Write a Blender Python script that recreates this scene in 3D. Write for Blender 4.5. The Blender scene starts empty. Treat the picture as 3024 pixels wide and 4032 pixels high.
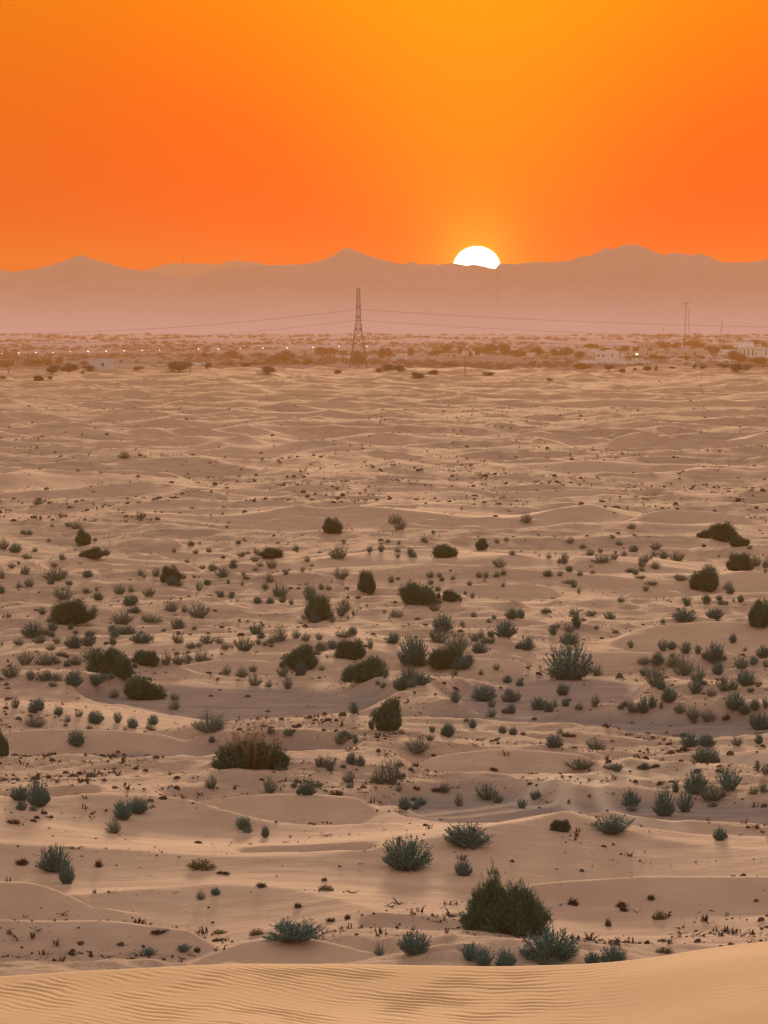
import bpy, math, random
import numpy as np
from mathutils import Vector

# ------------------------------------------------------------------ tuning values
SKY_G = (0.004, 0.215)
SKY_COL = 0.17
SKY_R = 1.25
SKY_LEFT = 0.36
DOME_MID = (0.55, 0.48, 0.44)
DOME_TOP = (0.70, 0.68, 0.70)
DOME_ANTI = (0.31, 0.28, 0.31)
SUN_E = 4.0
SUN_ANG = 0.12
SUN_C = (1.0, 0.66, 0.38)
HAZE_D = 0.000118
HAZE_C = (0.84, 0.42, 0.095)
HAZE_G = 0.2
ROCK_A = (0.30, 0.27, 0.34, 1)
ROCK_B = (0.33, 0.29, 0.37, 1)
PAINTED_HAZE_C = (0.56, 0.51, 0.62, 1)  # pale haze tone painted onto the mountain feet

R = math.radians
SC = bpy.context.scene
COL = SC.collection

# ------------------------------------------------------------------ camera
CAM_H = 24.0                     # metres above the desert plain
F = 19181.0                      # focal length in photo pixels (3024 x 4032)
PITCH = math.atan(758.0 / F)     # downward tilt that puts the horizon at photo row 1258
cam_d = bpy.data.cameras.new("camera")
cam_d.sensor_fit = 'VERTICAL'
cam_d.sensor_height = 36.0
cam_d.lens = 36.0 * F / 4032.0
cam_d.clip_start = 0.5
cam_d.clip_end = 90000.0
cam = bpy.data.objects.new("camera", cam_d)
cam.location = (0, 0, CAM_H)
cam.rotation_euler = (math.pi / 2 - PITCH, 0, 0)
COL.objects.link(cam)
SC.camera = cam

# ------------------------------------------------------------------ exposure
SC.view_settings.view_transform = 'Standard'
SC.view_settings.look = 'None'
SC.view_settings.exposure = 0.0
SC.view_settings.gamma = 1.0
SC.render.engine = 'CYCLES'
SC.cycles.max_bounces = 5
SC.cycles.diffuse_bounces = 3
SC.cycles.volume_bounces = 1
SC.cycles.use_denoising = True

# ------------------------------------------------------------------ sky
SUN_AZ = math.atan((1877 - 1512) / F)
SUN_EL = math.atan((1258 - 1050) / F)
LAMP_EL = R(8.0)
sd = (math.sin(SUN_AZ) * math.cos(SUN_EL), math.cos(SUN_AZ) * math.cos(SUN_EL), math.sin(SUN_EL))

world = bpy.data.worlds.new("World")
SC.world = world
world.use_nodes = True
nt = world.node_tree
nt.nodes.clear()

class NB:
    """small helper that writes math nodes"""
    def __init__(s, t): s.t = t
    def n(s, typ, **kw):
        o = s.t.nodes.new(typ)
        for k, v in kw.items(): setattr(o, k, v)
        return o
    def put(s, sock, v):
        if isinstance(v, (int, float)): sock.default_value = v
        elif isinstance(v, (tuple, list)): sock.default_value = tuple(v) if len(v) == len(sock.default_value) else tuple(v) + (1,)
        else: s.t.links.new(v, sock)
    def m(s, op, a, b=0.0, c=None, clamp=False):
        o = s.n('ShaderNodeMath', operation=op); o.use_clamp = clamp
        s.put(o.inputs[0], a); s.put(o.inputs[1], b)
        if c is not None: s.put(o.inputs[2], c)
        return o.outputs[0]
    def rng(s, v, a, b, c=0.0, d=1.0, smooth=True):
        o = s.n('ShaderNodeMapRange'); o.interpolation_type = 'SMOOTHSTEP' if smooth else 'LINEAR'
        s.put(o.inputs[0], v)
        for i, x in enumerate((a, b, c, d)): s.put(o.inputs[1 + i], x)
        return o.outputs[0]
    def mix(s, f, a, b, mode='MIX'):
        o = s.n('ShaderNodeMix', data_type='RGBA', blend_type=mode)
        s.put(o.inputs[0], f); s.put(o.inputs[6], a); s.put(o.inputs[7], b)
        return o.outputs[2]
    def noise(s, vec, scale, detail=3.0, rough=0.55, dist=0.0):
        o = s.n('ShaderNodeTexNoise'); s.put(o.inputs['Scale'], scale); o.inputs['Detail'].default_value = detail
        o.inputs['Roughness'].default_value = rough; o.inputs['Distortion'].default_value = dist
        if vec is not None: s.t.links.new(vec, o.inputs['Vector'])
        return o.outputs['Fac']

w = NB(nt)
tc = w.n('ShaderNodeTexCoord')
sep = w.n('ShaderNodeSeparateXYZ'); nt.links.new(tc.outputs['Generated'], sep.inputs[0])
X, Y, Z = sep.outputs
RAD = 180.0 / math.pi
el = w.m('MULTIPLY', w.m('ARCSINE', Z), RAD)
az = w.m('MULTIPLY', w.m('ARCTAN2', X, Y), RAD)
daz = w.m('SUBTRACT', az, math.degrees(SUN_AZ))
de = w.m('SUBTRACT', el, math.degrees(SUN_EL))
elp = w.m('MAXIMUM', el, 0.0)
# saturated orange band round the setting sun
daz2 = w.m('MULTIPLY', daz, daz)
base_g = w.rng(el, 0.6, 4.2, SKY_G[0], SKY_G[1], smooth=False)
colw = w.m('ADD', 0.7, w.m('MULTIPLY', w.m('POWER', elp, 1.0), 0.55))
column = w.m('EXPONENT', w.m('MULTIPLY', w.m('DIVIDE', daz2, w.m('MULTIPLY', colw, colw)), -1.0))
g1 = w.m('ADD', base_g, w.m('MULTIPLY', column, w.rng(el, 0.5, 1.6, SKY_COL*0.45, SKY_COL)))
rr = w.m('SQRT', w.m('ADD', daz2, w.m('MULTIPLY', de, de)))
halo = w.m('EXPONENT', w.m('MULTIPLY', w.m('MULTIPLY', rr, rr), -1.0 / (0.52 * 0.52)))
g2 = w.m('ADD', g1, w.m('MULTIPLY', halo, 0.45))
red = w.m('MAXIMUM', w.m('SUBTRACT', SKY_R, w.m('MULTIPLY', w.rng(daz, -5.8, -1.2, 1.0, 0.0), SKY_LEFT)), 0.3)
cmb = w.n('ShaderNodeCombineColor')
nt.links.new(red, cmb.inputs[0]); nt.links.new(g2, cmb.inputs[1]); w.put(cmb.inputs[2], w.m('MULTIPLY', halo, 0.03))
orange = cmb.outputs[0]
# the rest of the dome: pale peach shoulder, dusky blue zenith, pinkish anti-solar side
f1 = w.rng(el, 6.0, 22.0)
f2 = w.rng(el, 20.0, 60.0)
up = w.mix(f2, DOME_MID, DOME_TOP)
away = w.rng(w.m('ABSOLUTE', daz), 25.0, 100.0)
low = w.mix(away, orange, DOME_ANTI)
dome = w.mix(f1, low, up)
nish = w.n('ShaderNodeTexSky'); nish.sky_type = 'NISHITA'; nish.sun_disc = False
nish.sun_elevation = SUN_EL; nish.sun_rotation = SUN_AZ; nish.dust_density = 3.0
sky = w.mix(w.rng(el, 8.0, 30.0, 0.0, 0.10), dome, nish.outputs[0], 'ADD')
# sun disc, slightly flattened by refraction
ex = w.m('DIVIDE', daz, 0.268); ey = w.m('DIVIDE', de, 0.232)
rad = w.m('SQRT', w.m('ADD', w.m('MULTIPLY', ex, ex), w.m('MULTIPLY', ey, ey)))
disc = w.rng(rad, 0.97, 1.06, 1.0, 0.0)
rim = w.m('EXPONENT', w.m('MULTIPLY', w.m('MAXIMUM', w.m('SUBTRACT', rad, 1.0), 0.0), -6.0))
sky = w.mix(rim, sky, (1.4, 0.72, 0.02, 1))
sky2 = w.mix(disc, sky, (9.0, 7.5, 5.5, 1))
bg = w.n('ShaderNodeBackground'); bg.inputs[1].default_value = 1.0
nt.links.new(sky2, bg.inputs[0])
wo = w.n('ShaderNodeOutputWorld'); nt.links.new(bg.outputs[0], wo.inputs[0])

# ------------------------------------------------------------------ sun
ld = bpy.data.lights.new("sun", 'SUN')
ld.energy = SUN_E
ld.angle = SUN_ANG
ld.color = SUN_C
lamp = bpy.data.objects.new("sun", ld)
v = Vector((math.sin(SUN_AZ) * math.cos(LAMP_EL), math.cos(SUN_AZ) * math.cos(LAMP_EL), math.sin(LAMP_EL)))
lamp.rotation_euler = v.to_track_quat('Z', 'Y').to_euler()
lamp.location = (0, 0, 60)
COL.objects.link(lamp)

# ------------------------------------------------------------------ noise in numpy
def perlin(x, y, seed=0):
    xi = np.floor(x).astype(np.int64); yi = np.floor(y).astype(np.int64)
    xf = x - xi; yf = y - yi
    def g(ix, iy, dx, dy):
        h = (ix * 374761393 + iy * 668265263 + seed * 1442695041) & 0x7fffffff
        h = ((h ^ (h >> 13)) * 1274126177) & 0x7fffffff
        a = (h & 0xffff) * (2 * math.pi / 65536.0)
        return np.cos(a) * dx + np.sin(a) * dy
    u = xf * xf * xf * (xf * (xf * 6 - 15) + 10); vv = yf * yf * yf * (yf * (yf * 6 - 15) + 10)
    a = g(xi, yi, xf, yf); b = g(xi + 1, yi, xf - 1, yf)
    c = g(xi, yi + 1, xf, yf - 1); d = g(xi + 1, yi + 1, xf - 1, yf - 1)
    return ((a + u * (b - a)) + vv * ((c + u * (d - c)) - (a + u * (b - a)))) * 1.4

def sm(t):
    t = np.clip(t, 0, 1); return t * t * (3 - 2 * t)

def dep(py):            # photo row -> depression angle (for the frame's middle column)
    return PITCH + math.atan((py - 2016.0) / F)

def ray(px, py):        # photo pixel -> (azimuth, tan of depression)
    cx = (px - 1512.0) / F; cy = -(py - 2016.0) / F
    y = math.cos(PITCH) + cy * math.sin(PITCH)
    z = -math.sin(PITCH) + cy * math.cos(PITCH)
    return math.atan2(cx, y), -z / math.hypot(cx, y)

def px_az(px): return math.atan((px - 1512.0) / F)

# ------------------------------------------------------------------ explicit dunes of the near field
# (left px, right px, foot row, crest row at left, middle, right)
DUNES = [
    (-500, 620, 3610, 3430, 3470, 3650), (560, 1700, 3812, 3770, 3695, 3790), (-300, 1000, 3752, 3612, 3625, 3690),
    (1750, 3500, 3570, 3500, 3450, 3440), (560, 1620, 3235, 3170, 3128, 3150), (-400, 900, 2975, 2920, 2868, 2905),
    (1500, 2500, 3060, 3000, 2950, 2985), (1700, 3600, 3330, 3300, 3278, 3320), (1350, 1980, 3690, 3660, 3655, 3670),
    (2250, 3400, 2560, 2490, 2446, 2470), (1500, 2350, 2500, 2440, 2432, 2448), (1350, 2200, 2640, 2610, 2590, 2600),
    (0, 560, 2700, 2670, 2670, 2700), (550, 1250, 2660, 2640, 2596, 2620), (850, 1350, 2420, 2395, 2376, 2390),
    (1650, 2280, 2350, 2320, 2297, 2310), (900, 1450, 2105, 2075, 2030, 2060), (2250, 3100, 2095, 2060, 2006, 2040),
    (1300, 2300, 2220, 2195, 2172, 2190), (100, 900, 2270, 2240, 2205, 2225), (1400, 2000, 2090, 2060, 2037, 2060),
    (-200, 420, 3240, 3200, 3180, 3215), (2300, 3300, 3020, 2990, 2962, 2950), (600, 1400, 1975, 1960, 1930, 1950),
    (1800, 2700, 1985, 1960, 1925, 1950), (0, 700, 2560, 2535, 2520, 2530), (900, 1500, 3430, 3420, 3395, 3410),
    (1500, 2300, 2080, 2050, 2035, 2050), (1350, 3100, 1862, 1840, 1828, 1845), (150, 800, 1890, 1870, 1850, 1866),
]
_rd = np.random.default_rng(404)
for _k in range(230):                       # the many low dunes of the middle and far field
    _y = 1500 + 1120 * _rd.random() ** 0.9
    _s = 0.45 + 0.75 * (_y - 1480) / 1000
    _w = _rd.uniform(190, 620) * (0.7 + 0.3 * _s); _h = _rd.uniform(12, 30) * _s + 4; _x = _rd.uniform(-500, 3500); _sk = _rd.uniform(-.35, .35)
    DUNES.append((_x - _w / 2, _x + _w / 2, _y, _y - _h * (0.55 + _sk), _y - _h, _y - _h * (0.55 - _sk)))
# grey gravel flats: (centre px, row, half width px, half height rows)
FLATS = [(1000, 2770, 560, 75), (1900, 2860, 900, 40), (2250, 2700, 300, 60), (900, 3000, 500, 42), (2500, 3215, 900, 70),
         (1900, 3180, 420, 60), (2700, 2880, 500, 40), (2150, 2760, 420, 70), (550, 2760, 260, 35),
         (2300, 3230, 700, 60)]

def base_height(x, y):
    """wind-blown dunes: long crests across the view, lower hummocks between them"""
    r = np.hypot(x, y)
    wx = x + 9 * perlin(x / 60, y / 45, 5); wy = y + 7 * perlin(x / 38, y / 50, 6)
    d1 = 1 - np.abs(perlin(wx / 25, wy / 21, 11)) * 2.0
    d2 = 1 - np.abs(perlin(wx / 62 + 9, wy / 44, 12)) * 2.0
    d3 = perlin(wx / 12, wy / 7, 13)
    sw = perlin(x / 190, y / 120, 14)
    patch = sm(perlin(x / 70, y / 60, 15) * 1.3 + 0.22)
    far = sm((r - 380) / 600)
    h = (1.2 + 0.85 * far) * np.clip(d1, -0.5, 1) * (0.35 + 0.65 * patch) + (1.25 + 1.2 * far) * np.clip(d2, -0.4, 1) + 0.16 * d3 + (0.25 + 0.9 * far) * sw
    h = h - 0.35
    rough = 1 - patch
    return h, rough, wx, wy

def terrain(x, y, az):
    r = np.hypot(x, y)
    h, rough, wx, wy = base_height(x, y)
    near = sm((r - 120) / 40)
    h = h * near
    # screen-like coordinates of the flat plain, used only to lay out where flats and dunes lie on the ground
    gx = 1512 + F * np.tan(az)
    gy = 2016 + F * np.tan(np.arctan(CAM_H / np.maximum(r, 1)) - PITCH)
    flat = np.zeros_like(h)
    wob = perlin(x / 9, y / 14, 31) * 0.35
    front = np.cos(az) > 0.9
    for cx, cy, hw, hh in FLATS:
        q = ((gx - cx) / hw) ** 2 + ((gy - cy) / hh) ** 2
        flat = np.maximum(flat, sm((1.25 + wob - q) / 0.6) * front)
    h = h * (1 - 0.88 * flat) - 0.25 * flat
    rough = rough * (1 - flat)
    smooth = np.zeros_like(h)
    rmin, rmax = r.min(), r.max()
    for di_, (xl, xr, yf, c0, c1, c2) in enumerate(DUNES):
        near_list = 1.0 if di_ < 30 else 0.35
        rf0 = CAM_H / math.tan(dep(yf))
        if rf0 > rmax + 40 or rf0 + 70 < rmin: continue
        sel = front & (gx > xl - 60) & (gx < xr + 60) & (r > rf0 * 0.96 - 3) & (r < rf0 + 60)
        if not sel.any(): continue
        X0, R0, XX, YY = gx[sel], r[sel], x[sel], y[sel]
        t = np.clip((X0 - xl) / (xr - xl), 0, 1)
        cy = np.where(t < .5, c0 + (c1 - c0) * sm(t * 2), c1 + (c2 - c1) * sm(t * 2 - 1))
        tn = np.tan(PITCH + np.arctan((cy - 2016) / F))
        s = 0.36
        rf = rf0 * (1 + 0.006 * perlin(XX / 14, XX * 0 + yf * .1, 41)) + 2.2 * perlin(XX / 11, YY * 0 + yf * .07, 42)
        L = np.maximum((CAM_H - rf * tn) / (tn + s), 0.6)
        H = s * L
        u = (R0 - rf) / L
        body = np.where(u < 1, sm(np.clip(u, 0, 1)) * .5 + .5 * np.clip(u, 0, 1) ** 1.3, 1 - sm((u - 1) / 2.2))
        edge = sm(t / 0.22) * sm((1 - t) / 0.22)
        e = H * body * edge
        hh = h[sel]
        zone = edge * sm((u + 2.2) / 1.5) * (1 - sm((u - 1.5) / 1.8)) * near_list
        hh = hh * (1 - 0.85 * zone)
        k = 0.25
        hn = np.maximum(hh, e) * 1.0
        mblend = np.clip(0.5 + 0.5 * (e - hh) / k, 0, 1)
        hn = hh * (1 - mblend) + e * mblend + k * mblend * (1 - mblend) * 0.5
        on = edge * sm((u + .1) / .3) * (1 - sm((u - 1.6) / 1.2))
        h[sel] = np.where((u > -0.1) & (u < 3.3), hh * (1 - on) + hn * on, hh)
        smooth[sel] = np.maximum(smooth[sel], on * sm((u) / .3))
        flat[sel] = flat[sel] * (1 - on)
    rough = rough * (1 - 0.95 * smooth)
    # hummocks and wind scour in the rough ground
    hum = perlin(wx / 3.1, wy / 2.2, 21) * 0.15 + perlin(wx / 1.3, wy / 0.9, 22) * 0.085 + perlin(wx / .6, wy / .5, 25) * 0.03 * (r < 500) + np.clip(perlin(x / 5, y / 3.5, 23), 0, 1) * 0.30
    det = sm((1400 - r) / 600)
    h = h + hum * rough * near * (0.35 + det * 0.65)
    h = h + perlin(x / 2.6, y / 1.6, 24) * 0.035 * near
    # the dunes end and the ground drops to the town's plain
    edge_r = 2060 + 90 * perlin(x / 120, y * 0 + 3, 51) + 40 * perlin(x / 38, y * 0 + 8, 52)
    te = sm((r - edge_r) / 150)
    rise = sm((r - edge_r + 260) / 240) * (1 - te)
    # the mound that carries the pylon
    mound = 1.5 * np.exp(-(((x + 11.4) / 26) ** 2 + ((y - 2120) / 40) ** 2))
    mound2 = 2.6 * np.exp(-(((x - 32) / 16) ** 2 + ((y - 2080) / 30) ** 2)) + 2.0 * np.exp(-(((x - 112) / 34) ** 2 + ((y - 2080) / 30) ** 2))
    h = h * (1 - te) + rise * 0.5 + te * (-6 + 0.5 * perlin(x / 90, y / 140, 53) + 15 * np.clip((r - 2900) / 3000, 0, 1.4)) + (mound + mound2) * (1 - te)
    rough = rough * (1 - te)
    # faint wheel tracks crossing the grey flat at right
    trk = np.zeros_like(h)
    if r.min() < 330 and r.max() > 200:
        for line in TRACKS:
            P2 = []
            for qx, qy in line:
                rr2 = CAM_H / math.tan(dep(qy)); a2 = px_az(qx); P2.append((math.sin(a2) * rr2, math.cos(a2) * rr2))
            dmin = np.full_like(h, 1e9)
            for (x0, y0), (x1, y1) in zip(P2[:-1], P2[1:]):
                dx, dy = x1 - x0, y1 - y0; q = np.clip(((x - x0) * dx + (y - y0) * dy) / (dx * dx + dy * dy), 0, 1)
                dmin = np.minimum(dmin, np.hypot(x - x0 - q * dx, y - y0 - q * dy))
            dmin = dmin + perlin(x / 3, y / 3, 58) * .15
            trk = np.maximum(trk, np.exp(-((dmin - 0.9) / 0.45) ** 2))
        h = h - 0.05 * trk; rough = rough * (1 - trk)
    return h, rough, flat, te, trk
TRACKS = [[(1560, 3215), (1800, 3190), (2100, 3150), (2370, 3112), (2640, 3075), (3060, 2990)], [(2255, 3098), (2300, 3150), (2380, 3205), (2480, 3262), (2600, 3300)],
          [(2120, 3150), (2500, 3060), (2900, 3010), (3200, 2985)]]

# polar grid, one sheet, fine where the photograph looks
rs = [0.5, 8, 25, 50, 80, 105, 125, 140]
r_ = 150.0
while r_ < 2500: rs.append(r_); r_ += max(0.33, r_ * 0.0021)
while r_ < 9000: rs.append(r_); r_ += r_ * 0.006
rs = np.array(rs)
A0 = 6.6
azs = np.concatenate([np.arange(-A0, A0, 0.0155), np.linspace(A0, 10, 60)[0:], np.linspace(10, 24, 40)[1:], np.linspace(24, 336, 80)[1:], np.linspace(336, 350, 40)[1:], np.linspace(350, 360 - A0, 60)[1:-1]])
AZ = np.radians(azs)
NR, NA = len(rs), len(AZ)
AG, RG = np.meshgrid(AZ, rs)
GX = np.sin(AG) * RG; GY = np.cos(AG) * RG
GH = np.zeros_like(GX); ROUGH = np.zeros_like(GX); FLAT = np.zeros_like(GX); TOWN = np.zeros_like(GX); TRACK = np.zeros_like(GX)
for i in range(0, NR, 200):
    s_ = slice(i, min(NR, i + 200))
    GH[s_], ROUGH[s_], FLAT[s_], TOWN[s_], TRACK[s_] = terrain(GX[s_], GY[s_], AG[s_])
print('terrain grid', NR, NA)

def grid_mesh(name, PX, PY, PZ, wrap=False, attrs=None, smooth=True):
    nr, na = PX.shape
    me = bpy.data.meshes.new(name)
    co = np.stack([PX, PY, PZ], -1).reshape(-1, 3).astype(np.float32)
    me.vertices.add(len(co)); me.vertices.foreach_set('co', co.ravel())
    idx = np.arange(nr * na).reshape(nr, na)
    if wrap: idx = np.concatenate([idx, idx[:, :1]], 1)
    a, b, c, d = idx[:-1, :-1], idx[:-1, 1:], idx[1:, 1:], idx[1:, :-1]
    q = np.stack([a, d, c, b], -1).reshape(-1).astype(np.int32)
    nf = len(q) // 4
    me.loops.add(len(q)); me.loops.foreach_set('vertex_index', q)
    me.polygons.add(nf)
    me.polygons.foreach_set('loop_start', np.arange(0, nf * 4, 4, dtype=np.int32))
    me.polygons.foreach_set('use_smooth', np.full(nf, smooth))
    for k, arr in (attrs or {}).items():
        at = me.attributes.new(k, 'FLOAT', 'POINT'); at.data.foreach_set('value', arr.ravel().astype(np.float32))
    me.update(calc_edges=True)
    return me

def ground_z(x, y):
    a = math.degrees(math.atan2(x, y)); r = math.hypot(x, y)
    aa = a if a >= -A0 else a + 360
    j = int(np.clip(np.searchsorted(azs, aa), 1, NA - 1)); i = int(np.clip(np.searchsorted(rs, r), 1, NR - 1))
    fj = (aa - azs[j - 1]) / (azs[j] - azs[j - 1]); fi = (r - rs[i - 1]) / (rs[i] - rs[i - 1])
    fj = min(max(fj, 0), 1); fi = min(max(fi, 0), 1)
    return float((GH[i - 1, j - 1] * (1 - fj) + GH[i - 1, j] * fj) * (1 - fi) + (GH[i, j - 1] * (1 - fj) + GH[i, j] * fj) * fi)

def on_ground(px, py):
    """the ground point seen at a photo pixel -> x, y, z, distance"""
    a, t = ray(px, py)
    d = math.degrees(a); aa = d if d >= -A0 else d + 360
    j = int(np.clip(np.searchsorted(azs, aa), 0, NA - 1))
    prof = (CAM_H - GH[:, j]) / rs
    k0 = int(np.searchsorted(rs, 149))
    hit = np.nonzero(prof[k0:] <= t)[0]
    i = k0 + (int(hit[0]) if len(hit) else NR - 1 - k0)
    if i > k0:
        p0, p1 = prof[i - 1], prof[i]
        f = (p0 - t) / (p0 - p1) if p0 != p1 else 0
        r = rs[i - 1] + f * (rs[i] - rs[i - 1])
    else: r = rs[i]
    x, y = math.sin(a) * r, math.cos(a) * r
    return x, y, ground_z(x, y), r

# ------------------------------------------------------------------ materials
MATS = {}
def mat(name):
    m_ = bpy.data.materials.new(name); m_.use_nodes = True
    MATS[name] = m_
    t = m_.node_tree; p = t.nodes['Principled BSDF']
    p.inputs['Roughness'].default_value = 0.9
    p.inputs['Specular IOR Level'].default_value = 0.0; p.inputs['Roughness'].default_value = 1.0
    return m_, NB(t), p

def geo_pos(b): return b.n('ShaderNodeNewGeometry').outputs['Position']

def scaled(b, vec, s):
    o = b.n('ShaderNodeVectorMath', operation='MULTIPLY'); b.t.links.new(vec, o.inputs[0]); o.inputs[1].default_value = s
    return o.outputs[0]

m_sand, b, p = mat('desert_sand')
P = geo_pos(b)
at = lambda k: b.n('ShaderNodeAttribute', attribute_name=k).outputs['Fac']
n1 = b.noise(P, 0.05, 4, 0.6); n2 = b.noise(scaled(b, P, (0.5, 1.0, 1.0)), 0.6, 5, 0.65); n3 = b.noise(P, 5.0, 4, 0.7)
c = b.mix(b.rng(n1, 0.35, 0.65), (0.475, 0.295, 0.192), (0.405, 0.250, 0.168))
c = b.mix(b.rng(n2, 0.42, 0.72, 0, 0.55), c, (0.53, 0.355, 0.238))
c = b.mix(b.m('MULTIPLY', at('rough'), b.rng(n2, 0.60, 0.35, 0, 0.60)), c, (0.30, 0.20, 0.14))
c = b.mix(b.m('MULTIPLY', at('rough'), b.rng(n3, 0.54, 0.64, 0, 0.70)), c, (0.19, 0.13, 0.095))
grav = b.mix(b.rng(n2, 0.35, 0.65), (0.175, 0.135, 0.120), (0.245, 0.185, 0.155))
c = b.mix(b.m('MULTIPLY', at('flat'), 0.85), c, grav)
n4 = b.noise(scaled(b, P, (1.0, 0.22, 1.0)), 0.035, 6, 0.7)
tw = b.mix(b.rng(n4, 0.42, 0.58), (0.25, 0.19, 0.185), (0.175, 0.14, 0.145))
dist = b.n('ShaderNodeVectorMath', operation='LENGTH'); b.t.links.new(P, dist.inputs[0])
tw = b.mix(b.rng(dist.outputs['Value'], 3000.0, 5100.0), tw, b.mix(b.rng(n4, 0.42, 0.62), (0.50, 0.44, 0.51), (0.38, 0.32, 0.36)))  # far plain fades to pale pink: haze painted into the ground colour by distance
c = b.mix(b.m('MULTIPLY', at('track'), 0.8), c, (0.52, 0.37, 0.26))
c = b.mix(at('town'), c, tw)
b.t.links.new(c, p.inputs['Base Color'])
b.t.links.new(b.m('MULTIPLY', b.m('SUBTRACT', 1.0, at('town'), clamp=True), b.m('SUBTRACT', 0.014, b.m('MULTIPLY', at('flat'), 0.014)), clamp=True), p.inputs['Specular IOR Level'])
p.inputs['Roughness'].default_value = 0.85
bm_ = b.n('ShaderNodeBump'); bm_.inputs['Strength'].default_value = 0.75; bm_.inputs['Distance'].default_value = 0.22
b.t.links.new(b.m('ADD', b.m('MULTIPLY', n2, 0.8), b.m('MULTIPLY', n3, b.m('ADD', 0.10, b.m('MULTIPLY', at('rough'), 0.55)))), bm_.inputs['Height'])
b.t.links.new(bm_.outputs[0], p.inputs['Normal'])

def structure(o): o['kind'] = 'structure'; return o

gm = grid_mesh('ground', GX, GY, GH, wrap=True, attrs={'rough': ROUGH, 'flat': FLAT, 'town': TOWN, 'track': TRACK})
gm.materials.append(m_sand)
ground = structure(bpy.data.objects.new('ground', gm)); COL.objects.link(ground)

# ------------------------------------------------------------------ rippled dune the photographer stands on
CREST_PX = [(-2500, 3900), (0, 3840), (400, 3818), (911, 3797), (1512, 3802), (1968, 3808), (2332, 3797), (2560, 3774), (2788, 3733), (3024, 3702), (3600, 3640), (5500, 3560)]
DC = 26.0
def crest_z(az):
    xx = 1512 + F * np.tan(az)
    yy = np.interp(xx, [a for a, _ in CREST_PX], [q for _, q in CREST_PX])
    k = 0; s0 = 0
    for off in (-90, -45, 0, 45, 90):
        s0 = s0 + np.interp(xx + off, [a for a, _ in CREST_PX], [q for _, q in CREST_PX])
    yy = s0 / 5
    return CAM_H - DC * np.tan(PITCH + np.arctan((yy - 2016) / F))

def fore_height(x, y):
    r = np.hypot(x, y); az = np.arctan2(x, y)
    azc = np.clip(az, R(-11), R(11))
    zc = crest_z(azc)
    u = r - DC
    # gently domed top, rounded brink, steep slip face down to the plain
    top = zc + np.where(u < 0, 0.012 * u - 0.0006 * u * u, 0)
    lee = zc - 0.62 * (np.sqrt(u * u + 0.35 * 0.35) - 0.35) * (u > 0)
    z = np.where(u < 0, top, lee)
    z = z + 0.03 * perlin(x / 1.7, y / 2.4, 61) * sm((-u + .3) / 1.0) + 0.05 * perlin(x / 4.0, y / 3.0, 62) * sm((-u) / 2.5)
    # wind ripples
    xm = np.clip(x, -5, 5)
    g = -6.0 * (np.sqrt((xm + 0.2) ** 2 + 0.5) - xm) + 1.2 * xm * 0
    w1 = perlin(x / 0.55, y / 0.8, 63); w2 = perlin(x / 0.16, y / 0.30, 64); w3 = perlin(x / 1.6, y / 1.8, 68)
    ph = 2 * math.pi * (y * 8.4 + g + 0.85 * w1 + 0.34 * w2 + 1.2 * w3)
    rip = np.sin(ph) + 0.30 * np.sin(2 * ph + 0.9) + 0.25 * perlin(x / 0.05, y / 0.12, 67)
    brk = sm(perlin(x / 0.33, y / 0.42, 65) * 1.1 + 0.55) * (0.45 + 0.75 * sm(perlin(x / 1.1, y / 1.0, 66) + 0.55))
    amp = 0.0020 * (0.12 + 1.05 * brk) * (1 - 0.86 * sm((x - 0.3) / 1.1)) * sm((-u + 0.02) / 0.25)
    amp = amp * (1 - 0.75 * sm((DC - 1.55 - r) / 0.8) * sm((x + 0.9) / 0.8))
    z = z + rip * amp
    return z

ra = np.concatenate([np.linspace(0.6, 20.5, 30), np.linspace(20.5, 26.4, 520)[1:], np.linspace(26.4, 30, 40)[1:], np.linspace(30, 66, 30)[1:]])
aa = np.radians(np.concatenate([np.linspace(-60, -8, 40)[:-1], np.linspace(-8, 8, 900), np.linspace(8, 60, 40)[1:]]))
FA, FR = np.meshgrid(aa, ra)
FX, FY = np.sin(FA) * FR, np.cos(FA) * FR
FZ = np.maximum(fore_height(FX, FY), -0.8)
FZ[:2, :] = np.minimum(FZ[:2, :], CAM_H - 1.65)
FZ[:, 0] = -0.8; FZ[:, -1] = -0.8
fm = grid_mesh('dune', FX, FY, FZ)
m_fore, b, p = mat('rippled_sand')
p.inputs['Specular IOR Level'].default_value = 0.06; p.inputs['Roughness'].default_value = 0.85
P = geo_pos(b)
n1 = b.noise(P, 0.7, 4, 0.6); n2 = b.noise(P, 60.0, 3, 0.7); n3 = b.noise(scaled(b, P, (1, .4, 1)), 6.0, 4, 0.6)
c = b.mix(b.rng(n1, 0.35, 0.68), (0.53, 0.285, 0.122), (0.465, 0.25, 0.110))
c = b.mix(b.rng(n2, 0.35, 0.7, 0, 0.5), c, (0.61, 0.35, 0.165))
c = b.mix(b.rng(n3, 0.55, 0.75, 0, 0.3), c, (0.43, 0.23, 0.115))
b.t.links.new(c, p.inputs['Base Color'])
bm_ = b.n('ShaderNodeBump'); bm_.inputs['Strength'].default_value = 0.35; bm_.inputs['Distance'].default_value = 0.004
b.t.links.new(n2, bm_.inputs['Height']); b.t.links.new(bm_.outputs[0], p.inputs['Normal'])
fm.materials.append(m_fore)
fore = structure(bpy.data.objects.new('foreground_dune', fm)); COL.objects.link(fore)

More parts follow.
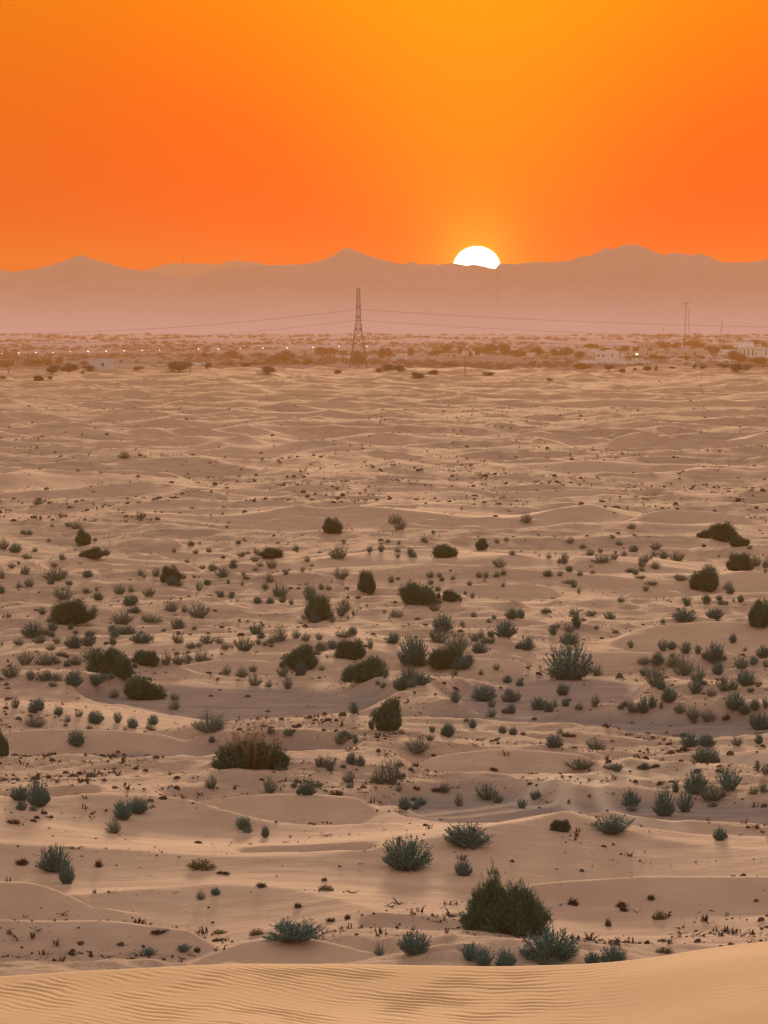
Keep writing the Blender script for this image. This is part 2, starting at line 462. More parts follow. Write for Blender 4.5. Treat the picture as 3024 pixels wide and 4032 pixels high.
# ------------------------------------------------------------------ mountains
RIDGE = [(-2600, 1050), (-1800, 1010), (-1200, 1045), (-700, 1020), (-300, 1050), (0, 1062), (46, 1070), (109, 1064), (164, 1055), (228, 1037), (273, 1021), (319, 1003), (365, 1021), (428, 1037), (483, 1053),
         (538, 1064), (583, 1066), (640, 1077), (729, 1096), (802, 1078), (875, 1060), (930, 1046), (1000, 1044), (1094, 1044), (1176, 1041), (1221, 1038), (1276, 1023), (1312, 1008),
         (1349, 982), (1367, 976), (1394, 984), (1449, 1007), (1512, 1025), (1557, 1037), (1594, 1040), (1621, 1030), (1649, 1041), (1740, 1042), (1785, 1036), (1830, 1046), (1870, 1042), (1920, 1054), (1950, 1058), (1968, 1038),
         (2041, 1041), (2104, 1031), (2150, 1034), (2241, 1028), (2278, 1012), (2314, 1009), (2350, 993), (2391, 977), (2414, 982), (2460, 964), (2505, 964), (2542, 977),
         (2578, 993), (2615, 1005), (2651, 996), (2706, 1002), (2733, 1008), (2751, 998), (2788, 1008), (2824, 1028), (2861, 1035), (2906, 1033), (2934, 1035), (2988, 1029), (3024, 1021), (3300, 1000), (3700, 1035), (4300, 1005), (5600, 1050)]
BACK = [(-2600, 1090), (300, 1100), (500, 1082), (560, 1072), (600, 1058), (620, 1050), (674, 1037), (720, 1038), (775, 1037), (838, 1043), (875, 1038), (911, 1025), (957, 1030), (993, 1030), (1039, 1041), (1100, 1060), (1300, 1090), (5600, 1100)]
def range_mesh(name, prof, r0, rc, r1, seed, jag):
    px = np.arange(-2600, 5600, 5.0)
    ys = np.interp(px, [a for a, _ in prof], [q for _, q in prof])
    ys = ys + (perlin(px / 30, px * 0, seed) * 3.0 + perlin(px / 11, px * 0 + 4, seed) * 1.6) * jag
    az = np.arctan((px - 1512) / F)
    tanel = (1258 - ys) / F
    zr = CAM_H + rc * tanel
    rr_ = np.concatenate([np.linspace(r0, rc, 70), np.linspace(rc, r1, 12)[1:]])
    A, Rr = np.meshgrid(az, rr_)
    t = (Rr - r0) / (rc - r0)
    PXg = np.meshgrid(px, rr_)[0]
    spur = 1 - np.abs(perlin(PXg / 75 + perlin(PXg / 200, t * 2, seed + 1), t * 1.3, seed + 2)) * 2
    spur2 = 1 - np.abs(perlin(PXg / 28, t * 2.6, seed + 3)) * 2
    up = np.clip(t, 0, 1) ** 1.35
    env = np.clip(t, 0, 1) * (1 - np.clip(t, 0, 1)) * 4
    z = zr * np.clip(up + env * (0.007 * spur + 0.002 * spur2 - 0.012), 0, 1.2)
    lim = CAM_H + (Rr) * (tanel - 0.0004)
    z = np.where(t < 0.985, np.minimum(z, lim), z)
    back = t > 1
    z = np.where(back, zr * (1 - np.clip((Rr - rc) / (r1 - rc), 0, 1) ** 1.2), z) - 8 * (t <= 0.001) - 25 * (Rr >= r1 - 1)
    z = z + 6 * (1 - np.clip(t, 0, 1)) - 6 * (t > 1.001)
    z = np.where(np.abs(t - 1) < 1e-6, zr, z)
    return grid_mesh(name, np.sin(A) * Rr, np.cos(A) * Rr, z)
m_rock, b, p = mat('mountain_rock')
P = geo_pos(b)
n1 = b.noise(scaled(b, P, (1, .12, 4)), 0.004, 6, 0.65); n2 = b.noise(scaled(b, P, (1, .1, 4)), 0.02, 5, 0.7)
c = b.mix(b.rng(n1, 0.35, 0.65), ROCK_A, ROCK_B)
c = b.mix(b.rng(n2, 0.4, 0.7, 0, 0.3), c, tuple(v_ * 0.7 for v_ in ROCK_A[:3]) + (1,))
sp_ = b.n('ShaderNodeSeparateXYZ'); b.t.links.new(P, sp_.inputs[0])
painted_haze = b.rng(b.m('ADD', sp_.outputs[2], b.m('MULTIPLY', n1, 30.0)), 95.0, 20.0)  # rock pales towards its base: haze painted in by altitude
c = b.mix(painted_haze, c, PAINTED_HAZE_C)
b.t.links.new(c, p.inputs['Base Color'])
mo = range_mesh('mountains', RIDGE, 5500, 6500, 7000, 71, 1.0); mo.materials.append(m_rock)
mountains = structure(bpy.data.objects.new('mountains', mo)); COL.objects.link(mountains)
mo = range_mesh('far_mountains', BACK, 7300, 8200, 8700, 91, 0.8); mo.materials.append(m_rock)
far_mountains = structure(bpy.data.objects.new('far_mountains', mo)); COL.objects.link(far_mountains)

# ------------------------------------------------------------------ helpers for things
class MB:
    """collects boxes, bars and blobs; build() links them as ONE mesh object"""
    def __init__(s): s.v = []; s.f = []
    def add(s, vs, fs):
        n = len(s.v); s.v += [tuple(q) for q in vs]; s.f += [tuple(i + n for i in g) for g in fs]
    def box(s, x0, x1, y0, y1, z0, z1):
        s.add([(x, y, z) for x in (x0, x1) for y in (y0, y1) for z in (z0, z1)],
              [(0, 1, 3, 2), (4, 6, 7, 5), (0, 4, 5, 1), (2, 3, 7, 6), (0, 2, 6, 4), (1, 5, 7, 3)])
        return s
    def bar(s, a, b_, r0, r1=None, n=5):
        r1 = r0 if r1 is None else r1
        a = Vector(a); b_ = Vector(b_); d = (b_ - a).normalized()
        u = d.cross(Vector((0, 0, 1)) if abs(d.z) < .9 else Vector((1, 0, 0))).normalized(); w_ = d.cross(u)
        vs = []
        for c_, r in ((a, r0), (b_, r1)):
            for k in range(n):
                t = 2 * math.pi * k / n; vs.append(c_ + u * (r * math.cos(t)) + w_ * (r * math.sin(t)))
        fs = [(k, (k + 1) % n, n + (k + 1) % n, n + k) for k in range(n)] + [tuple(range(n))[::-1], tuple(range(n, 2 * n))]
        s.add(vs, fs); return s
    def prism(s, pts, y0, y1):
        n = len(pts)
        s.add([(x, y0, z) for x, z in pts] + [(x, y1, z) for x, z in pts],
              [tuple(range(n)), tuple(range(n, 2 * n))[::-1]] + [(k, n + k, n + (k + 1) % n, (k + 1) % n) for k in range(n)])
        return s
    def mesh(s, name, m):
        me = bpy.data.meshes.new(name); me.from_pydata(s.v, [], s.f); me.update()
        me.materials.append(MATS[m] if isinstance(m, str) else m); return me
    def build(s, name, m, parent=None, loc=None):
        o = bpy.data.objects.new(name, s.mesh(name, m)); COL.objects.link(o)
        if parent: o.parent = parent
        if loc: o.location = loc
        return o

def thing(name, label, cat, loc=(0, 0, 0), rz=0.0, group=None):
    o = bpy.data.objects.new(name, None); o.empty_display_size = 0.2
    COL.objects.link(o); o.location = loc; o.rotation_euler = (0, 0, rz)
    return tag(o, label, cat, group)
def tag(o, label, cat, group=None):
    o['label'] = label; o['category'] = cat
    if group: o['group'] = group
    return o

def simple(name, c1, c2, sc=1.0, rough=0.85):
    m_, b, p = mat(name)
    tco = b.n('ShaderNodeTexCoord').outputs['Object']
    n_ = b.noise(tco, sc, 4, 0.65)
    b.t.links.new(b.mix(b.rng(n_, 0.35, 0.65), c1, c2), p.inputs['Base Color'])
    p.inputs['Roughness'].default_value = rough
    return m_
simple('galvanised_steel', (0.15, 0.11, 0.11), (0.20, 0.145, 0.14), 0.5, 0.6)
simple('white_plaster', (0.80, 0.78, 0.76), (0.86, 0.84, 0.82), 0.4)
simple('grey_plaster', (0.56, 0.57, 0.56), (0.62, 0.62, 0.61), 0.4)
simple('cream_plaster', (0.52, 0.46, 0.40), (0.60, 0.54, 0.47), 0.4)
simple('dark_opening', (0.06, 0.05, 0.05), (0.09, 0.07, 0.07), 2.0, 0.4)
simple('wire_metal', (0.13, 0.10, 0.10), (0.16, 0.12, 0.12), 1.0, 0.6)
m_lamp = bpy.data.materials.new('lit_lamp'); m_lamp.use_nodes = True; MATS['lit_lamp'] = m_lamp
p_ = m_lamp.node_tree.nodes['Principled BSDF']
p_.inputs['Base Color'].default_value = (1, .8, .5, 1); p_.inputs['Emission Color'].default_value = (1.0, 0.80, 0.50, 1); p_.inputs['Emission Strength'].default_value = 4.5
m_lamp.cycles.emission_sampling = 'NONE'

# ------------------------------------------------------------------ lattice pylon on the dune edge, seen end-on
px0, py0 = 1411, 1474
gx_, gy_, gz_, D_ = on_ground(px0, py0)
PD = 2120.0; a_ = px_az(px0)
PYL = Vector((math.sin(a_) * PD, math.cos(a_) * PD, 0)); PYL.z = ground_z(PYL.x, PYL.y)
def row_z(py, D): return CAM_H - D * math.tan(dep(py))
zt = row_z(1136, PD) - PYL.z; zw = row_z(1276, PD) - PYL.z
pyl = thing('electricity_pylon', 'tall steel lattice pylon standing on the far edge of the dunes', 'pylon', PYL)
wb = 78 / F * PD / 2; ww = 20 / F * PD / 2; wt = 11 / F * PD / 2
def half(z):
    if z < zw: return wb + (ww - wb) * (z / zw) ** 0.92
    return ww + (wt - ww) * (z - zw) / (zt - zw)
levels = [zw * (1 - (1 - k / 7) ** 1.0) for k in range(8)]
levels = [0] + list(np.cumsum([7.2, 5.2, 3.9, 2.9, 2.2]) / 21.4 * zw)
tl = [zw + (zt - zw) * k / 11 for k in range(12)]
R0 = 0.23
for sx in (-1, 1):
    for sy in (-1, 1):
        m_ = MB(); L_ = levels + tl[1:]
        for z0, z1 in zip(L_[:-1], L_[1:]):
            m_.bar((sx * half(z0), sy * half(z0), z0 - (0.6 if z0 == 0 else 0)), (sx * half(z1), sy * half(z1), z1), R0 if z0 < zw else 0.13)
        m_.build('leg', 'galvanised_steel', pyl)
lac = MB(); L_ = levels + tl[1:]
for z0, z1 in zip(L_[:-1], L_[1:]):
    h0, h1 = half(z0), half(z1); r = 0.095 if z0 < zw else 0.085
    for sgn in (-1, 1):
        for (A_, B_) in (((-h0, sgn * h0, z0), (h1, sgn * h1, z1)), ((h0, sgn * h0, z0), (-h1, sgn * h1, z1)), ((sgn * h0, -h0, z0), (sgn * h1, h1, z1)), ((sgn * h0, h0, z0), (sgn * h1, -h1, z1)),
                         ((-h1, sgn * h1, z1), (h1, sgn * h1, z1)), ((sgn * h1, -h1, z1), (sgn * h1, h1, z1))):
            lac.bar(A_, B_, r, n=4)
lac.build('lattice', 'galvanised_steel', pyl)
ARM = [row_z(1206, PD) - PYL.z, row_z(1249, PD) - PYL.z, row_z(1297, PD) - PYL.z]
for za, ln in zip(ARM, (4.0, 5.0, 5.6)):
    for sy in (-1, 1):
        m_ = MB(); h = half(za)
        for sx in (-1, 1):
            m_.bar((sx * h, sy * h, za - .5), (0, sy * (h + ln), za), 0.09); m_.bar((sx * h, sy * h, za + .9), (0, sy * (h + ln), za), 0.08)
            for k in (1, 2, 3): m_.bar((sx * h * (1 - k / 4), sy * (h + ln * k / 4), za - .5 * (1 - k / 4)), (sx * h * (1 - k / 4), sy * (h + ln * k / 4), za + .9 * (1 - k / 4)), 0.05, n=4)
        ar = m_.build('cross_arm', 'galvanised_steel', pyl)
        ins = MB()
        for k in range(6): ins.bar((0, sy * (h + ln), za - .15 - k * .2), (0, sy * (h + ln), za - .27 - k * .2), 0.13)
        ins.build('insulator', 'wire_metal', ar)
pk = MB(); pk.bar((-wt, 0, zt), (0, 0, zt + .35), .09); pk.bar((wt, 0, zt), (0, 0, zt + .35), .09); pk.build('peak_cap', 'galvanised_steel', pyl)

# power lines: sagging wires from each arm to the next pylons outside the picture
SIDE = ['left', 'right']; LV = ['topmost', 'middle', 'lowest']; NF = ['near', 'far']
for si, sgn in enumerate((-1, 1)):
    for li, za in enumerate(ARM):
        rows = [[(1315, 0), (1356, 0), (1402, 0)], [(1287, 3024), (1331, 3024), (1378, 3024)]][si][li]
        for fi, sy in enumerate((-1, 1)):
            h = half(za); y0 = PYL.y + sy * (h + (4.0, 5.0, 5.6)[li]); z0 = PYL.z + za - 1.3
            dist = abs((rows[1] - px0) / F * PD); zt_ = row_z(rows[0], PD)
            span = 2.15 * dist if si == 0 else 2.6 * dist
            drop = z0 - zt_
            # z = z0 - a s + b s^2 with its lowest point at mid span
            kk = dist * (1 - dist / span) if span > dist else dist
            a1 = drop / kk
            m_ = MB(); N = 26; pts = []
            for k in range(N + 1):
                s_ = (dist * 1.9) * k / N
                pts.append((PYL.x + sgn * s_, y0, z0 - a1 * s_ * (1 - s_ / span)))
            for k in range(N): m_.bar(pts[k], pts[k + 1], 0.045 if li < 2 else 0.035, n=4)
            o = m_.build('power_line', 'wire_metal')
            tag(o, f'{LV[li]} dark sagging power wire on the {NF[fi]} arms, running {SIDE[si]} from the tall pylon', 'power line', 'power lines strung from the pylon')

# ------------------------------------------------------------------ buildings
def place(px, py):
    x, y, z, D = on_ground(px, py); return x, y, z, D

def building(name, label, cat, x0, x1, yb, yt, mat_='white_plaster', depth=8.0, wins=(), doors=(), parapet=True, upper=None, rot=0.0, win_mat='dark_opening', roof=None):
    xc = (x0 + x1) / 2
    x, y, z, D = place(xc, yb)
    W = (x1 - x0) / F * D; H = (yb - yt) / F * D
    t = thing(name, label, cat, (x, y, z), -px_az(xc) + rot)
    m_ = MB(); m_.box(-W / 2, W / 2, 0, depth, -0.8, H)
    m_.build('wall', mat_, t)
    if parapet:
        q = MB(); e = 0.12; hp = max(0.25, H * 0.06)
        q.box(-W / 2 - e, W / 2 + e, -e, 0.2, H + .003, H + hp); q.box(-W / 2 - e, W / 2 + e, depth - .2, depth + e, H + .003, H + hp)
        q.box(-W / 2 - e, -W / 2 + .2, .203, depth - .203, H + .003, H + hp); q.box(W / 2 - .2, W / 2 + e, .203, depth - .203, H + .003, H + hp)
        q.build('parapet', mat_, t)
    if roof: # pitched roof on top (fraction of width, height in rows)
        u0, u1, hr = roof; hr = hr / F * D; a0, a1 = -W / 2 + u0 * W, -W / 2 + u1 * W
        MB().prism([(a0 - .4, H), ((a0 + a1) / 2, H + hr), (a1 + .4, H)], -0.3, depth + .3).build('roof', mat_, t)
    for (u0, u1, v0, v1) in wins:
        f = MB(); a0, a1, b0, b1 = -W / 2 + u0 * W, -W / 2 + u1 * W, v0 * H, v1 * H; e = 0.06
        f.box(a0 - e, a1 + e, -0.06, -0.002, b1, b1 + e); f.box(a0 - e, a1 + e, -0.10, -0.002, b0 - e, b0); f.box(a0 - e, a0, -0.06, -0.002, b0, b1); f.box(a1, a1 + e, -0.06, -0.002, b0, b1)
        fr = f.build('window', mat_, t)
        MB().box(a0, a1, -0.03, -0.002, b0, b1).build('pane', win_mat, fr)
    for (u0, u1, v1) in doors:
        MB().box(-W / 2 + u0 * W, -W / 2 + u1 * W, -0.05, -0.002, 0, v1 * H).build('door', win_mat, t)
    if upper:
        for (u0, u1, rows_) in upper:
            hu = rows_ / F * D
            MB().box(-W / 2 + u0 * W, -W / 2 + u1 * W, depth * .25, depth * .85, H + .004, H + hu).build('upper_storey', mat_, t)
    return t

def bwall(label, x0, x1, yb, yt, mat_='white_plaster', n=6, group=None, gap=()):
    xc = (x0 + x1) / 2; x, y, z, D = place(xc, yb)
    W = (x1 - x0) / F * D; H = (yb - yt) / F * D
    t = thing('boundary_wall', label, 'wall', (x, y, z), -px_az(xc))
    m_ = MB(); m_.box(-W / 2, W / 2, 0, 0.3, -0.8, H); m_.build('panel', mat_, t)
    MB().box(-W / 2 - .1, W / 2 + .1, -.08, .38, H + .003, H + .16).build('coping', mat_, t)
    for k in range(n + 1):
        xx = -W / 2 + W * k / n
        MB().box(xx - .22, xx + .22, -.12, -.003, -.8, H + .0).build('pillar', mat_, t)
    return t

building('village_house', 'small grey box house with one dark window, far left', 'house', 351, 449, 1459, 1415, 'grey_plaster', 7, wins=[(0.50, 0.60, 0.42, 0.66)])
building('courtyard_house', 'blocky white two-level house behind the pillared white wall', 'house', 2345, 2437, 1421, 1384, 'white_plaster', 9, wins=[(.1, .17, .45, .7), (.3, .37, .45, .7), (.68, .75, .45, .7)], upper=[(0.42, 0.78, 5.5)])
building('villa', 'large white villa with gable roof and tall narrow windows, right edge', 'villa', 2906, 3060, 1414, 1372, 'white_plaster', 12,
         wins=[(.15, .185, .35, .8), (.25, .285, .35, .8), (.36, .395, .35, .8), (.45, .475, .38, .66), (.7, .73, .4, .75)], roof=(-0.02, 0.52, 12), upper=[(0.02, 0.40, 25)])
building('farm_building', 'long low cream building beside the thin tall mast', 'building', 2441, 2783, 1405, 1384, 'cream_plaster', 7, wins=[(.08 + k * .11, .10 + k * .11, .4, .75) for k in range(8)], upper=[(.22, .27, 13), (.62, .99, 6)])
building('flat_roofed_house', 'pale square-topped house behind the long cream building', 'house', 2510, 2592, 1372, 1350, 'cream_plaster', 9, wins=[(.2 + k * .2, .26 + k * .2, .4, .7) for k in range(4)], upper=[(.3, .6, 7)])
building('farm_shed', 'wide beige shed left of the big white villa', 'shed', 2776, 2888, 1374, 1357, 'cream_plaster', 8, doors=[(.1, .2, .7), (.6, .7, .7)])
building('farm_shed', 'long pale shed with flat roof just left of the pylon foot', 'shed', 1321, 1398, 1414, 1402, 'white_plaster', 7, doors=[(.3, .36, .7)])
small = [  # x0, x1, base, top, material, label
    (1450, 1492, 1408, 1400, 'white_plaster', 'low white hut just right of the pylon legs'),
    (906, 942, 1424, 1416, 'white_plaster', 'tiny white hut between the left wall and the pylon'),
    (1160, 1182, 1423, 1415, 'white_plaster', 'tiny pale cube hut among trees, left of the pylon'),
    (1232, 1318, 1414, 1409, 'cream_plaster', 'very low cream building left of the long pale shed'),
    (1560, 1604, 1411, 1396, 'white_plaster', 'white house with trees around it, right of the pylon'),
    (1738, 1815, 1406, 1393, 'cream_plaster', 'long cream house near mid town, left of a white one'),
    (1818, 1870, 1402, 1384, 'white_plaster', 'white house topmost right of the long cream house'),
    (1890, 1902, 1402, 1391, 'white_plaster', 'narrow white hut right of the mid town houses'),
    (2015, 2040, 1383, 1375, 'white_plaster', 'small white hut high in the middle of town'),
    (2042, 2080, 1390, 1385, 'cream_plaster', 'thin cream building just below the high white hut'),
    (2125, 2165, 1399, 1391, 'cream_plaster', 'cream hut among trees, left of the blocky white house'),
    (2196, 2220, 1392, 1385, 'white_plaster', 'white hut among trees between mid town and courtyard'),
    (2216, 2254, 1373, 1365, 'white_plaster', 'white flat hut far behind the town trees'),
    (1177, 1215, 1392, 1376, 'cream_plaster', 'pale ruined-looking house in trees left of pylon'),
    (2320, 2345, 1394, 1383, 'white_plaster', 'small white block left of the blocky two-level house'),
    (2465, 2500, 1388, 1379, 'white_plaster', 'white block above the long cream building, left end'),
    (2835, 2885, 1396, 1381, 'white_plaster', 'low white outbuilding left of the gabled villa'),
    (2950, 3030, 1432, 1416, 'grey_plaster', 'grey garage block just below the gabled villa'),
    (2712, 2760, 1420, 1411, 'cream_plaster', 'cream hut in front of the long building, right end'),
    (424, 470, 1345, 1340, 'white_plaster', 'faint white building far off above the grey box house'),
    (1512, 1540, 1392, 1384, 'cream_plaster', 'small cream hut right behind the pylon'),
]
for x0, x1, yb, yt, mt_, lb in small:
    building('village_hut', lb, 'hut', x0, x1, yb, yt, mt_, 5.5, wins=[(.3, .4, .35, .7)], doors=[(.6, .72, .6)], parapet=(x1 - x0) > 30)
bwall('low white boundary wall with pillars along the sand, right', 2330, 2560, 1433, 1421, n=12)
bwall('bright white wall piece at the left end of the pillared wall', 2281, 2330, 1432, 1419, n=4)
bwall('long dull white wall right of the grey box house', 449, 752, 1444, 1433, 'grey_plaster', n=14)
bwall('bright white wall end left of the lone utility pole trees', 756, 811, 1438, 1428, n=3)
bwall('pale wall running behind trees left of the pylon', 830, 1060, 1431, 1421, 'cream_plaster', n=8)
bwall('white yard wall in front of the gabled villa', 2800, 2905, 1424, 1415, n=6)

# ------------------------------------------------------------------ masts and poles
def lattice_mast(label, px, yb, yt, lean, w0, head=None, name='radio_mast', D=None):
    x, y, z, D0 = place(px, yb)
    if D: a = px_az(px); x, y = math.sin(a) * D, math.cos(a) * D; z = ground_z(x, y)
    else: D = D0
    H = row_z(yt, D) - z; lx = lean / F * D
    t = thing(name, label, 'mast', (x, y, z))
    m_ = MB(); w_ = w0 / 2
    for k in range(3):
        a = 2 * math.pi * k / 3
        m_.bar((w_ * math.cos(a), w_ * math.sin(a), -.5), (lx + w_ * .7 * math.cos(a), w_ * .7 * math.sin(a), H), 0.09, 0.07, 4)
    n = max(4, int(H / 2.2))
    for k in range(n):
        f0, f1 = k / n, (k + 1) / n
        for q in range(3):
            a, b_ = 2 * math.pi * q / 3, 2 * math.pi * (q + 1) / 3
            m_.bar((lx * f0 + w_ * math.cos(a), w_ * math.sin(a), H * f0), (lx * f1 + w_ * .9 * math.cos(b_), w_ * .9 * math.sin(b_), H * f1), 0.05, n=3)
    m_.build('mast_frame', 'galvanised_steel', t)
    if head:
        hd = MB(); hw = head / F * D / 2
        hd.bar((lx - hw, 0, H), (lx + hw, 0, H), 0.16); hd.bar((lx - hw, 0, H), (lx - hw, 0, H + 1.3), 0.16); hd.bar((lx + hw, 0, H), (lx + hw, 0, H + 1.3), 0.16); hd.bar((lx, 0, H), (lx, 0, H + 1.0), 0.3)
        hd.bar((lx - hw * .5, -.3, H + .2), (lx - hw * .5, -.3, H + 1.4), .22); hd.bar((lx + hw * .5, -.3, H + .2), (lx + hw * .5, -.3, H + 1.4), .22)
        hd.build('antenna_head', 'galvanised_steel', t)
    return t, D, H, lx
lattice_mast('tall thin mast with antenna crown beside the cream building', 2692, 1402, 1197, 9, 0.75, 20)
lattice_mast('faint slim mast close behind the antenna-crowned mast', 2716, 1385, 1215, -6, 0.35, name='guyed_mast')
t, D, H, lx = lattice_mast('shorter leaning mast left of the gabled villa', 2832, 1378, 1262, 11, 0.7)
lattice_mast('faint short pole far left of the antenna-crowned mast', 2612, 1365, 1284, 0, 0.3, name='guyed_mast')
x, y, z, D = place(723, 1300); a = px_az(723); 
t = thing('summit_mast', 'faint thin mast on the mountain ridge, left of the pylon', 'mast', (math.sin(a) * 8200, math.cos(a) * 8200, CAM_H + 8200 * (1258 - 1040) / F))
MB().bar((0, 0, -4), (0, 0, 18), 0.6, 0.4).build('pole', 'galvanised_steel', t)
MB().bar((0, 0, 13), (0, 0, 14.5), 1.1, 1.1).build('dish', 'galvanised_steel', t)
def utility_pole(label, px, yb, yt, name='utility_pole'):
    x, y, z, D = place(px, yb); H = (yb - yt) / F * D
    t = thing(name, label, 'pole', (x, y, z))
    MB().bar((-.35, 0, -.5), (-.1, 0, H), .10, .07).bar((.35, 0, -.5), (.1, 0, H), .10, .07).build('pole', 'galvanised_steel', t)
    c_ = MB()
    for k in range(1, 7): c_.bar((-.33 + .03 * k, 0, H * k / 7), (.33 - .03 * k, 0, H * k / 7), .05)
    c_.build('rung', 'galvanised_steel', t)
    MB().bar((-1.2, 0, H * .93), (1.2, 0, H * .93), .09).build('cross_arm', 'galvanised_steel', t)
    return t
utility_pole('lattice utility pole right of the long dull wall', 748, 1468, 1404)
utility_pole('faint lattice utility pole right of the pylon', 1832, 1480, 1398)
utility_pole('thin dark pole in front of the grey box house', 412, 1456, 1409)
utility_pole('short white-topped post at far left', 33, 1470, 1452)

# ------------------------------------------------------------------ lit street lamps on the far road
LAMPS = [(3, 1392), (69, 1390), (137, 1389), (204, 1388), (272, 1386), (342, 1385), (413, 1383), (484, 1382), (555, 1380), (624, 1379), (777, 1375), (855, 1375), (941, 1373), (1029, 1372), (1125, 1370), (1227, 1368), (1331, 1365), (1440, 1364), (2500, 1395)]
def lamp_at(i, px, py):
    D = 3000 + i * 25 if i < 18 else 3150
    a = px_az(px); x, y = math.sin(a) * D, math.cos(a) * D; z = ground_z(x, y); H = row_z(py, D) - z
    s_ = 'leftmost' if i == 0 else ''
    names = ['first', 'second', 'third', 'fourth', 'fifth', 'sixth', 'seventh', 'eighth', 'ninth', 'tenth', 'eleventh', 'twelfth', 'thirteenth', 'fourteenth', 'fifteenth', 'sixteenth', 'seventeenth', 'last']
    lb = f'{names[i]} lit street lamp from the left in the far road row' if i < 18 else 'single bright white lamp above the pillared white wall'
    if i == 17: lb = 'last lit street lamp of the row, right of the pylon'
    t = thing('street_lamp', lb, 'street lamp', (x, y, z), 0, 'lit street lamps along the far road' if i < 18 else None)
    MB().bar((0, 0, -.5), (0, 0, H), .10, .07).bar((0, 0, H), (0.9, -.3, H + .25), .06).build('pole', 'galvanised_steel', t)
    big = random.uniform(.13, .32) if i < 18 else .75
    MB().bar((0.5, -.3, H + .2), (1.1 + big, -.3, H + .2 - random.uniform(-.1, .35)), big * .8, big * .55, 6).build('lamp_head', 'lit_lamp', t)
random.seed(3)
for i, (px, py) in enumerate(LAMPS): lamp_at(i, px, py)

# ------------------------------------------------------------------ plant materials
def leafmat(name, c1, c2, c3, sc=1.0):
    m_, b, p = mat(name)
    g = b.n('ShaderNodeNewGeometry'); oi = b.n('ShaderNodeObjectInfo')
    c = b.mix(g.outputs['Random Per Island'], c1, c2)
    c = b.mix(b.rng(oi.outputs['Random'], 0.0, 1.0, 0, 0.5, smooth=False), c, c3)
    b.t.links.new(c, p.inputs['Base Color'])
    p.inputs['Roughness'].default_value = 0.7
    return m_
leafmat('blue_green_leaf', (0.034, 0.098, 0.088), (0.170, 0.330, 0.295), (0.065, 0.150, 0.128))
leafmat('grey_green_leaf', (0.060, 0.105, 0.085), (0.200, 0.285, 0.225), (0.120, 0.155, 0.115))
leafmat('broom_green', (0.030, 0.072, 0.048), (0.140, 0.235, 0.145), (0.060, 0.110, 0.072))
leafmat('dry_stem', (0.10, 0.070, 0.055), (0.22, 0.16, 0.12), (0.13, 0.09, 0.07))
leafmat('dark_dry_twig', (0.045, 0.032, 0.028), (0.11, 0.078, 0.062), (0.07, 0.05, 0.04))
leafmat('tawny_tip', (0.20, 0.12, 0.08), (0.34, 0.22, 0.14), (0.26, 0.16, 0.10))
leafmat('yellow_green_herb', (0.13, 0.12, 0.05), (0.24, 0.20, 0.09), (0.16, 0.13, 0.06))
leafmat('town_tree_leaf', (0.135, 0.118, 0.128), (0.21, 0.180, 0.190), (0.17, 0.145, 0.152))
leafmat('bark', (0.10, 0.07, 0.055), (0.16, 0.12, 0.09), (0.12, 0.09, 0.07))

rng = np.random.default_rng(7)
def unit(v): return v / np.maximum(np.linalg.norm(v, axis=-1, keepdims=True), 1e-9)
def quads_mesh(name, V4, material):
    V4 = np.asarray(V4, dtype=np.float64); n = len(V4)
    me = bpy.data.meshes.new(name)
    me.vertices.add(n * 4); me.vertices.foreach_set('co', V4.reshape(-1).astype(np.float32))
    me.loops.add(n * 4); me.loops.foreach_set('vertex_index', np.arange(n * 4, dtype=np.int32))
    me.polygons.add(n); me.polygons.foreach_set('loop_start', np.arange(0, n * 4, 4, dtype=np.int32))
    me.update(calc_edges=True); me.validate()
    me.materials.append(MATS[material]); return me
def leaves(C, D, L, W):
    """pointed leaves: centre base C, direction D, length L, width W"""
    n = len(C); s = unit(np.cross(D, rng.normal(size=(n, 3))))
    L = np.broadcast_to(np.asarray(L), (n,))[:, None]; W = np.broadcast_to(np.asarray(W), (n,))[:, None]
    return np.stack([C, C + D * L * .5 + s * W * .5, C + D * L, C + D * L * .5 - s * W * .5], 1)
def stems_tree(nstem, spread, h, w, curve, seed):
    """stems spread out from the base; returns list of polylines (k,3)"""
    r_ = np.random.default_rng(seed); out = []
    for i in range(nstem):
        a = r_.uniform(0, 2 * math.pi); t = math.sqrt(r_.uniform(0.0, 1))
        b0 = np.array([math.cos(a), math.sin(a), 0]) * t * 0.16 * w
        tilt = t * spread; ln = h * (1.0 - 0.38 * t ** 2.0) * r_.uniform(.78, 1.12)
        pts = [b0]; d = np.array([math.cos(a) * math.sin(tilt), math.sin(a) * math.sin(tilt), math.cos(tilt)])
        K = 6
        for k in range(K):
            d = d + np.array([r_.normal() * .09, r_.normal() * .09, curve * .12]); d /= np.linalg.norm(d)
            pts.append(pts[-1] + d * ln / K)
        out.append(np.array(pts))
    return out
def ribbon(lines, r0, r1):
    """thin 3-sided stems"""
    Q = []
    for P_ in lines:
        K = len(P_) - 1
        for k in range(K):
            a, b_ = P_[k], P_[k + 1]; d = unit(b_ - a); u = unit(np.cross(d, [0.3, 0.5, 0.1])); v_ = np.cross(d, u)
            ra = r0 + (r1 - r0) * k / K; rb = r0 + (r1 - r0) * (k + 1) / K
            c3 = [u, -0.5 * u + 0.87 * v_, -0.5 * u - 0.87 * v_]
            for q in range(3):
                Q.append([a + c3[q] * ra, a + c3[(q + 1) % 3] * ra, b_ + c3[(q + 1) % 3] * rb, b_ + c3[q] * rb])
    return np.array(Q)

